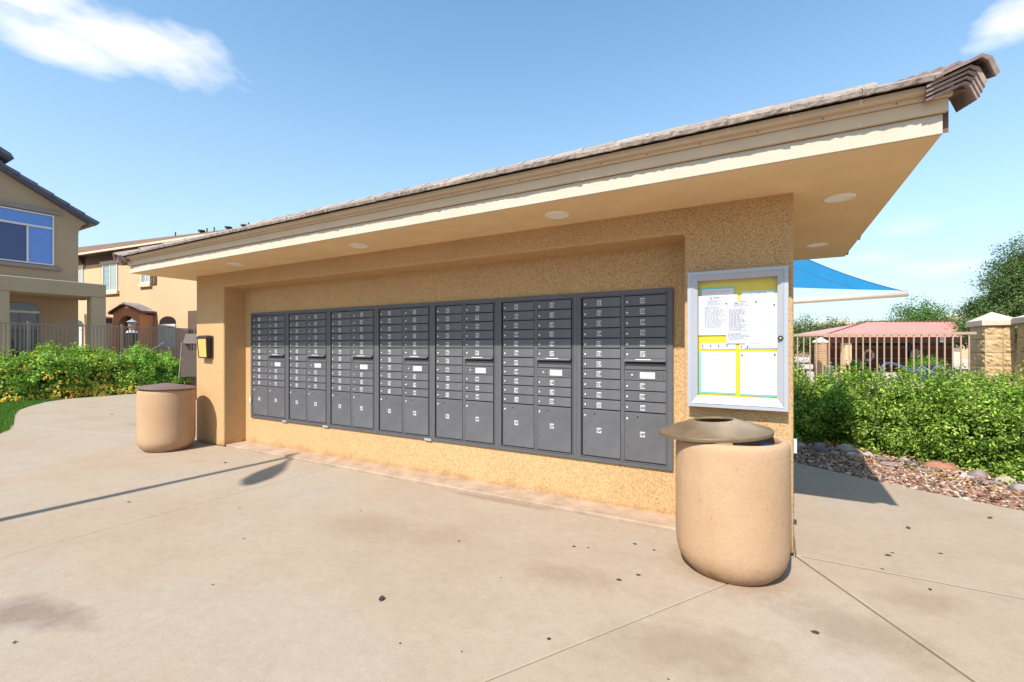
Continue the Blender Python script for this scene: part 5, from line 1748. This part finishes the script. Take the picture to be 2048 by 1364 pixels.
# ground-hugging yellow flowers along the path edge
LE = [(-17.75, 2.2), (-17.75, 3.2), (-17.7, 4.2), (-17.68, 5.1), (-17.68, 6.0), (-17.7, 6.8)]
for k, (x, y) in enumerate(LE):
    lb = ['trailing yellow flowers at the far left of the bed', 'trailing yellow flowers meeting the lawn', 'trailing yellow flowers at the top corner of the lawn',
          'trailing yellow flowers where the path begins', 'trailing yellow flowers along the path edge', 'last patch of trailing yellow flowers behind the left bin'][k]
    th = thing('trailing_flowers', lb, 'flowers', (x, y, 0), group='low yellow flowers along the bed edge')
    g1 = clump_cloud((0, 0, .0), (.36, .62, .34), 420, 10, .03, .045, PL, 150 + k, zmin=0)
    link('foliage', np_mesh('foliage', *g1[:2], 'leaf', g1[2]), th)
    D = dirs(170, 0.05); Pc = D * np.array((.38, .64, .36))
    P = np.repeat(Pc, 7, 0) + RNG.normal(0, .016, (len(Pc) * 7, 3))
    V, F, T = leaf_geo(P, np.repeat(D, 7, 0) * 2, .032, PF, .9, 0, 0, .1)
    link('flowers', np_mesh('flowers', V, F, 'petal', T), th)['kind'] = 'stuff'

# left fence on X = -19
fl_ = thing('picket_fence', 'taupe metal picket fence behind the yellow flowering shrubs', 'fence', (-19, 6.5, 0))
pm = MB().box(-.010, .010, -.010, .010, .88, 2.12).mesh('picket', 'fence_l')
for k in range(-14, 70):
    y = 4.169 + .0925 * k
    if min(abs(y - p) for p in (2.5, 4.726, 6.95, 9.17)) < .045: continue
    link('picket', pm, fl_, (0, y - 6.5, 0))
for y in (2.5, 4.726, 6.95, 9.17):
    m_ = MB(); m_.box(-19.03, -18.97, y - .03, y + .03, .78, 2.20); m_.box(-19.035, -18.965, y - .035, y + .035, 2.2, 2.215)
    m_.build('post', 'fence_l', fl_)
for z in (2.12, .90):
    MB().box(-19.018, -18.982, 2.6, 10.7, z, z + .035).build('rail', 'fence_l', fl_)
kb = thing('garden_kerb', 'low red brown kerb wall under the right end of the left fence', 'kerb', (-19.1, 8.6, 0))
MB().cbox(-.12, .12, -2.2, 2.4, .3, .86, .01).build('kerb_wall', 'redcurb', kb, world=False)
MB().box(-.13, .13, -2.2, 2.4, .862, .885).build('kerb_cap', 'brownwall', kb, world=False)

# grey stand behind the left pillar
gs = thing('waste_station', 'grey metal stand with a slanted hood and square opening behind the left pillar', 'stand', (-14.25, 6.95, 0), .95)
m_ = MB(); m_.prism([(-.55, .75), (.75, .75), (.58, 1.80), (-.35, 1.80)], 'y', -.05, .05)
m_.v = [v for v in m_.v]
gb = MB()
# panel with a real window: four pieces round the opening
gb.prism([(-.39, .62), (.60, .62), (.50, 1.37), (-.33, 1.37)], 'y', -.06, .06)
gb.prism([(-.33, 1.372), (-.15, 1.372), (-.15, 1.54), (-.30, 1.54)], 'y', -.06, .06)
gb.prism([(.07, 1.372), (.50, 1.372), (.48, 1.54), (.07, 1.54)], 'y', -.06, .06)
gb.build('panel', 'greybox', gs, world=False, bevel=.006)
m_ = MB(); m_.add([(-.31, -.16, 1.56), (.52, -.16, 1.56), (.52, .06, 1.84), (-.29, .06, 1.84), (-.31, -.13, 1.54), (.52, -.13, 1.50), (.52, .12, 1.56), (-.24, .12, 1.56)],
                  [(0, 1, 2, 3), (4, 7, 6, 5), (0, 4, 5, 1), (1, 5, 6, 2), (2, 6, 7, 3), (3, 7, 4, 0)])
m_.build('hood', 'greybox', gs, world=False, bevel=.005)
m_ = MB(); m_.tube([(-.42, -.03, .60), (-.35, -.03, 1.60)], .02, 6); m_.build('side_rail', 'fence_l', gs, world=False)
m_ = MB(); m_.box(-.07, .07, -.05, .05, 0, .63); m_.build('post', 'bronze', gs, world=False)

# ------------------------------------------------------------------ house A (left, in shade)
ha = thing('tan_house', 'two-storey tan house in shade at the left edge with a big blue window', 'house', (-26, 3, .86))
XA = -23.0
YA1 = 7.06
ms = MB()
rk = lambda y: 6.20 + .557 * (7.38 - y)          # underside of the sloping roof edge
ms.prism([(-8, .86), (YA1, .86), (YA1, 5.75), (YA1 + .03, 5.95), (YA1 + .12, 6.12), (YA1 + .28, rk(YA1 + .28) - .02), (-.4, rk(-.4)), (-8, rk(-.4) - .557 * 7.6)], 'x', XA - 9, XA)
ms.build('wall', 'houseA', ha)
# roof sheets and separate edge tiles
ms = MB(); ms.prism([(7.46, rk(7.46)), (7.46, rk(7.46) + .10), (-.4, rk(-.4) + .12), (-8.4, rk(-.4) - .557 * 8 + .12), (-8.4, rk(-.4) - .557 * 8), (-.4, rk(-.4))], 'x', XA - 9.4, XA + .30)
ra = ms.build('roof', 'slate', ha)
sl_a = math.atan(.557)
tm = MB().add([(0, 0, 0), (.40, 0, 0), (.40, -.52, 0), (0, -.52, 0), (0, 0, .12), (.40, 0, .12), (.40, -.52, .085), (0, -.52, .085)],
              [(0, 3, 2, 1), (4, 5, 6, 7), (0, 1, 5, 4), (1, 2, 6, 5), (2, 3, 7, 6), (3, 0, 4, 7)]).mesh('edge_tile', 'slate')
of = wloc(ra)
for k in range(16):
    y = 7.52 - k * .43
    link('edge_tile', tm, ra, (XA + .0 - of.x, y - of.y, rk(y) + .05 - of.z), (-sl_a, 0, 0))
tm2 = MB().add([(0, 0, 0), (.10, 0, 0), (.10, 0, .05), (0, 0, .05), (0, -.9, .5), (.10, -.9, .5), (.10, -.9, .55), (0, -.9, .55)], [(0, 1, 2, 3), (4, 7, 6, 5), (0, 4, 5, 1), (3, 2, 6, 7), (1, 5, 6, 2), (0, 3, 7, 4)])
MB().box(XA - 9, XA + .26, 7.36, 7.52, 6.16, 6.24).build('eave_soffit', 'houseA_trim', ha)
# upper roof corner peeping in at the very left
up = MB(); up.prism([(5.18, 7.80), (5.10, 7.95), (3.0, 9.1), (3.0, 8.8)], 'x', XA - 3, XA + .8)
up.build('upper_roof', 'slate', ha)
# big window
wa = MB(); wa.ring(4.34, 6.37, 4.44, 6.28, .045, 0, .05)
wa.v = [(XA + .055 - v[1], v[0], v[2]) for v in wa.v]
wf = wa.build('window_frame', 'winframe', ha)


def xbox(y0, y1, z0, z1, xa, xb): return MB().box(xa, xb, y0, y1, z0, z1)


xbox(4.39, 6.32, 5.755, 5.825, XA + .008, XA + .048).build('transom', 'winframe', wf)
xbox(5.655, 5.705, 4.49, 5.738, XA + .008, XA + .048).build('mullion', 'winframe', wf)
xbox(4.38, 6.33, 5.825, 6.24, XA + .004, XA + .012).build('top_pane', 'glassA', wf)
xbox(5.705, 6.33, 4.48, 5.755, XA + .004, XA + .012).build('right_pane', 'glassA', wf)
xbox(4.38, 5.655, 4.48, 5.755, XA + .004, XA + .014).build('insect_screen', 'screen', wf)
ms = MB()
for k in range(26):
    z = 4.52 + k * .047
    ms.box(XA + .0125, XA + .016, 5.73, 6.31, z, z + .010)
for k in range(8):
    z = 5.865 + k * .047
    ms.box(XA + .0125, XA + .016, 4.40, 6.31, z, z + .010)
ms.build('blind_slats', 'blind', wf)['kind'] = 'stuff'
ms = MB(); ms.box(XA + .002, XA + .09, 4.2, 6.56, 6.32, 6.45); ms.build('lintel_trim', 'houseA_trim', ha, bevel=.01)
ms = MB(); ms.box(XA + .002, XA + .11, 4.2, 6.56, 4.27, 4.40); ms.build('sill_trim', 'houseA_trim', ha, bevel=.01)
# porch: slab roof beam on columns
XPq = -21.0
ms = MB(); ms.box(XA + .002, XPq, 1.5, 7.22, 3.24, 3.72); ms.build('porch_beam', 'houseA', ha, bevel=.03)
for (ya, yb) in ((6.80, 7.215), (3.9, 4.80), (1.5, 1.95)):
    ms = MB(); ms.box(XPq - .42, XPq - .004, ya, yb, .86, 3.238); ms.build('porch_column', 'houseA', ha, bevel=.02)
# arched patio door in the porch
arc = [(5.02, .9), (5.98, .9)] + [(5.50 + .48 * math.cos(a_), 2.80 + .22 * math.sin(a_)) for a_ in [PI * k / 12 for k in range(13)]]
ms = MB(); ms.prism(arc, 'x', XA + .004, XA + .03); pd = ms.build('patio_door', 'darkglass', ha)
for (ya, yb, za, zb) in ((5.02, 5.98, 2.66, 2.74), (5.47, 5.53, .9, 2.66), (5.02, 5.07, .9, 2.66), (5.93, 5.98, .9, 2.66)):
    xbox(ya, yb, za, zb, XA + .0305, XA + .06).build('door_frame', 'winframe' if za > 2 else 'houseA_trim', pd)

# ------------------------------------------------------------------ house B (sunlit, behind)
hb = thing('peach_house', 'long two-storey peach stucco house with brown tiled roof behind the left fence', 'house', (-32.8, 10.1, .7), math.radians(6))
# local coords: x along the wall, y = depth behind the facade, z from .7
zb0 = .7
Z = lambda z: z - zb0
MB().box(-15.5, 15.5, 0, 9, 0, Z(6.30)).build('wall', 'houseB', hb, world=False)
MB().box(-15.52, 15.52, -.03, -.004, Z(5.83), Z(6.30)).build('frieze', 'houseB_band', hb, world=False)
# roof as stepped courses
ms = MB(); nC = 17; run = 5.6; rise = 2.26
for k in range(nC):
    y0 = -.55 + run * k / nC; y1 = -.55 + run * (k + 1) / nC + .05
    z0 = Z(6.36) + rise * k / nC; z1 = Z(6.36) + rise * (k + 1) / nC
    e0 = Z(6.36); fa, fb = 1.168, .832
    zL0, zR0 = e0 + (z0 - e0) * fa, e0 + (z0 - e0) * fb
    zL1, zR1 = e0 + (z1 - e0) * fa, e0 + (z1 - e0) * fb
    ms.add([(-16.0, y0, zL0), (16.0, y0, zR0), (16.0, y0, zR0 + .05), (-16.0, y0, zL0 + .05), (-16.0, y1, zL1 + .015), (16.0, y1, zR1 + .015)],
           [(0, 1, 2, 3), (3, 2, 5, 4)])
ms.add([(-16.0, run - .55, Z(6.36) + rise * 1.168), (16.0, run - .55, Z(6.36) + rise * .832), (16.0, 9.6, Z(6.36)), (-16.0, 9.6, Z(6.36))], [(0, 1, 2, 3)])
rb_ = ms.build('roof', 'roofB', hb, world=False)
MB().box(-15.9, 15.9, -.56, -.50, Z(6.26), Z(6.355)).build('eave_fascia', 'houseB_trim', hb, world=False)
MB().box(-15.9, 15.9, -.50, -.02, Z(6.302), Z(6.33)).build('eave_soffit', 'houseB_band', hb, world=False)
for k, s_ in enumerate((.5, 6.0, 12)):
    ms = MB(); ms.prism([(-.35, Z(6.28)), (-.02, Z(6.28)), (-.02, Z(5.72))], 'x', s_ - .09, s_ + .09)
    ms.build('eave_bracket', 'houseB_band', hb, world=False)
for (s_, kind) in ((1.1, 'p'), (3.6, 'v'), (4.75, 'p'), (4.95, 'q'), (6.0, 'v'), (7.35, 'v'), (7.7, 'p'), (10.8, 'p'), (13.6, 'p'), (15.6, 'v')):
    yy = run - 1.35 if kind != 'q' else run - 1.9
    zz = Z(6.36) + rise * (1.0 - .0105 * s_) * (yy + .55) / run
    ms = MB()
    if kind == 'v':
        ms.tube([(s_, yy, zz), (s_, yy, zz + .12)], .10, 10); ms.tube([(s_, yy, zz + .12), (s_, yy, zz + .20)], .19, 12)
        ms.build('roof_vent', 'bronze', rb_, world=False)
    else:
        ms.tube([(s_, yy, zz - .05), (s_, yy, zz + .30)], .035, 8); ms.build('vent_pipe', 'bronze', rb_, world=False)


def winB(x0, x1, z0, z1, curtain=True, sill=True, head=True, grid=1):
    f = MB(); f.ring(x0, x1, Z(z0), Z(z1), .06, -.05, -.004); f = f.build('window', 'winframe', hb, world=False)
    MB().box(x0 + .06, x1 - .06, -.018, -.006, Z(z0) + .06, Z(z1) - .06).build('pane', 'glassB', f, world=False)
    xm = (x0 + x1) / 2
    MB().box(xm - .03, xm + .03, -.045, -.019, Z(z0) + .06, Z(z1) - .06).build('sash_bar', 'winframe', f, world=False)
    if curtain:
        m_ = MB()
        n_ = int((x1 - xm) / .07)
        for k in range(n_):
            xx = xm + .04 + k * .07
            if xx + .03 > x1 - .07: break
            m_.box(xx, xx + .035, -.024, -.0185, Z(z0) + .07, Z(z1) - .07)
        m_.build('blind', 'curtain', f, world=False)
    m_ = MB()
    for g_ in range(1, 4):
        zz = Z(z0) + (z1 - z0) * g_ / 4
        m_.box(x0 + .06, xm - .03, -.024, -.0185, zz - .006, zz + .006)
    m_.build('glazing_bars', 'houseA_trim', f, world=False)
    if sill: MB().box(x0 - .12, x1 + .12, -.12, -.002, Z(z0) - .18, Z(z0) - .01).build('sill', 'houseB_trim', hb, world=False)
    if head: MB().box(x0 - .15, x1 + .15, -.10, -.031, Z(z1) + .01, Z(z1) + .16).build('lintel', 'houseB_trim', hb, world=False)


winB(-1.0, .46, 4.35, 5.72)
winB(2.38, 3.70, 4.35, 5.74)
winB(5.75, 6.48, 4.58, 5.30, head=False)
winB(11.5, 12.8, 4.35, 5.74)
m_ = MB(); m_.box(6.52, 6.98, -.05, -.004, Z(4.48), Z(5.30))
sh_ = m_.build('shutter', 'shutter', hb, world=False)
for k in range(2):
    for j in range(3):
        MB().box(6.56 + k * .21, 6.73 + k * .21, -.065, -.051, Z(4.53) + j * .26, Z(4.53) + j * .26 + .2).build('shutter_panel', 'houseB_band', sh_, world=False)


def arch_window(x0, x1, zs, zt, z0):
    c_ = (x0 + x1) / 2; r_ = (x1 - x0) / 2
    pl = [(x0, Z(z0)), (x1, Z(z0)), (x1, Z(zs))] + [(c_ + r_ * math.cos(a_), Z(zs) + (zt - zs) * math.sin(a_)) for a_ in [PI * k / 12 for k in range(1, 12)]] + [(x0, Z(zs))]
    w_ = MB().prism(pl, 'y', -.01, -.003).build('arched_window', 'darkglass', hb, world=False)
    MB().box(x0, x1, -.05, -.011, Z(zs) - .22, Z(zs) - .08).build('transom', 'winframe', w_, world=False)
    MB().box(x0, x0 + .06, -.05, -.011, Z(z0), Z(zs) - .221).build('jamb', 'winframe', w_, world=False)
    MB().box(x1 - .06, x1, -.05, -.011, Z(z0), Z(zs) - .221).build('jamb', 'winframe', w_, world=False)
    MB().box(c_ - .03, c_ + .03, -.05, -.011, Z(z0), Z(zs) - .221).build('mullion', 'winframe', w_, world=False)
    MB().box(x0 + .06, x1 - .06, -.02, -.0105, Z(z0), Z(zs) - .221).build('blind', 'curtain', w_, world=False)


arch_window(7.17, 8.45, 2.62, 2.92, 1.4)
arch_window(-.80, .46, 2.62, 2.92, 1.4)
MB().box(9.37, 11.2, -.03, -.004, 0.1, Z(3.12)).build('doorway', 'houseB_band', hb, world=False)
MB().box(2.60, 3.12, -.03, -.004, Z(2.70), Z(2.95)).build('wall_vent', 'gap', hb, world=False)
# orange entry porch on the house (about two metres proud of the facade)
PBX = 5.62
eo = thing('entry_porch', 'small orange stucco entry porch with gabled grey tile roof', 'porch', (-32.8 + math.cos(math.radians(6)) * PBX + math.sin(math.radians(6)) * .6, 10.1 + math.sin(math.radians(6)) * PBX - .6 * math.cos(math.radians(6)), .7), math.radians(6))
# facade at local y=0 ; centre x=0
E0 = .0
ex0, ex1 = -1.1, 1.1
ax0, ax1 = -.66, .66
EX = 0.0
pl = [(ex0, 0), (ax0, 0), (ax0, Z(2.53))] + [(.66 * math.cos(a_), Z(2.53) + .44 * math.sin(a_)) for a_ in [PI * (1 - k / 10) for k in range(1, 10)]] + [(ax1, Z(2.53)), (ax1, 0), (ex1, 0), (ex1, Z(3.14)), (0, Z(3.50)), (ex0, Z(3.14))]
MB().prism(pl, 'y', 0, .25).build('front_wall', 'orange', eo, world=False)
MB().box(ex1 - .22, ex1, .252, .58, 0, Z(3.0)).build('side_wall', 'orange', eo, world=False)
MB().box(ex0, ex0 + .22, .252, .58, 0, Z(3.0)).build('side_wall', 'orange', eo, world=False)
for sg in (-1, 1):
    rsh = MB(); rsh.prism([(0, Z(3.51)), (sg * 1.38, Z(3.06)), (sg * 1.38, Z(3.09)), (0, Z(3.55))], 'y', -.10, .58)
    rfx = rsh.build('roof_slope', 'houseB_band', eo, world=False)
    tme = MB().box(0, .36, 0, .33, 0, .05).mesh('tile', 'grey_tile')
    for ix in range(4):
        for iy in range(3):
            xx = ix * .33 if sg > 0 else -(ix * .33) - .33
            zz = Z(3.555) - (ix * .33 + .33) * .333 + .01
            o_ = link('tile', tme, rfx, (xx, -.12 + iy * .235, zz + (.105 if sg > 0 else 0)), (0, sg * .31, 0))

# lantern on a dark post by the porch
gl_ = thing('post_lantern', 'small garden lantern on a dark post in front of the orange porch', 'lantern', (-20.62, 7.84, .86))
m_ = MB(); m_.tube([(0, 0, 0), (0, 0, 1.12)], .17, 10); m_.build('post', 'bronze', gl_, world=False)
m_ = MB(); m_.lathe([(.11, 1.22), (.13, 1.50), (.12, 1.52)], 8); m_.build('glass', 'fence_l', gl_, world=False)
m_ = MB(); m_.lathe([(.19, 1.52), (.02, 1.62), (.001, 1.66)], 8); m_.lathe([(.20, 1.12), (.14, 1.20), (.11, 1.22)], 8); m_.build('cap', 'steel', gl_, world=False)

# folded patio lounger beyond the fence
pc = thing('patio_lounger', 'grey blue mesh patio lounger just behind the left fence', 'lounger', (-20.3, 8.15, .86), 1.2)
m_ = MB(); m_.add([(-.75, 0, .42), (.1, 0, .46), (.55, 0, .80), (-.75, .55, .42), (.1, .55, .46), (.55, .55, .80),
                   (-.75, 0, .39), (.1, 0, .43), (.55, 0, .76), (-.75, .55, .39), (.1, .55, .43), (.55, .55, .76)],
                  [(0, 1, 4, 3), (1, 2, 5, 4), (6, 9, 10, 7), (7, 10, 11, 8), (0, 6, 7, 1), (1, 7, 8, 2), (3, 4, 10, 9), (4, 5, 11, 10), (2, 8, 11, 5), (0, 3, 9, 6)])
m_.build('seat_and_back', 'chairblue', pc, world=False)
for (x, y) in ((-.65, .03), (-.65, .52), (.15, .03), (.15, .52)):
    m_ = MB(); m_.tube([(x, y, 0), (x, y, .42)], .02, 6); m_.build('leg', 'bronze', pc, world=False)
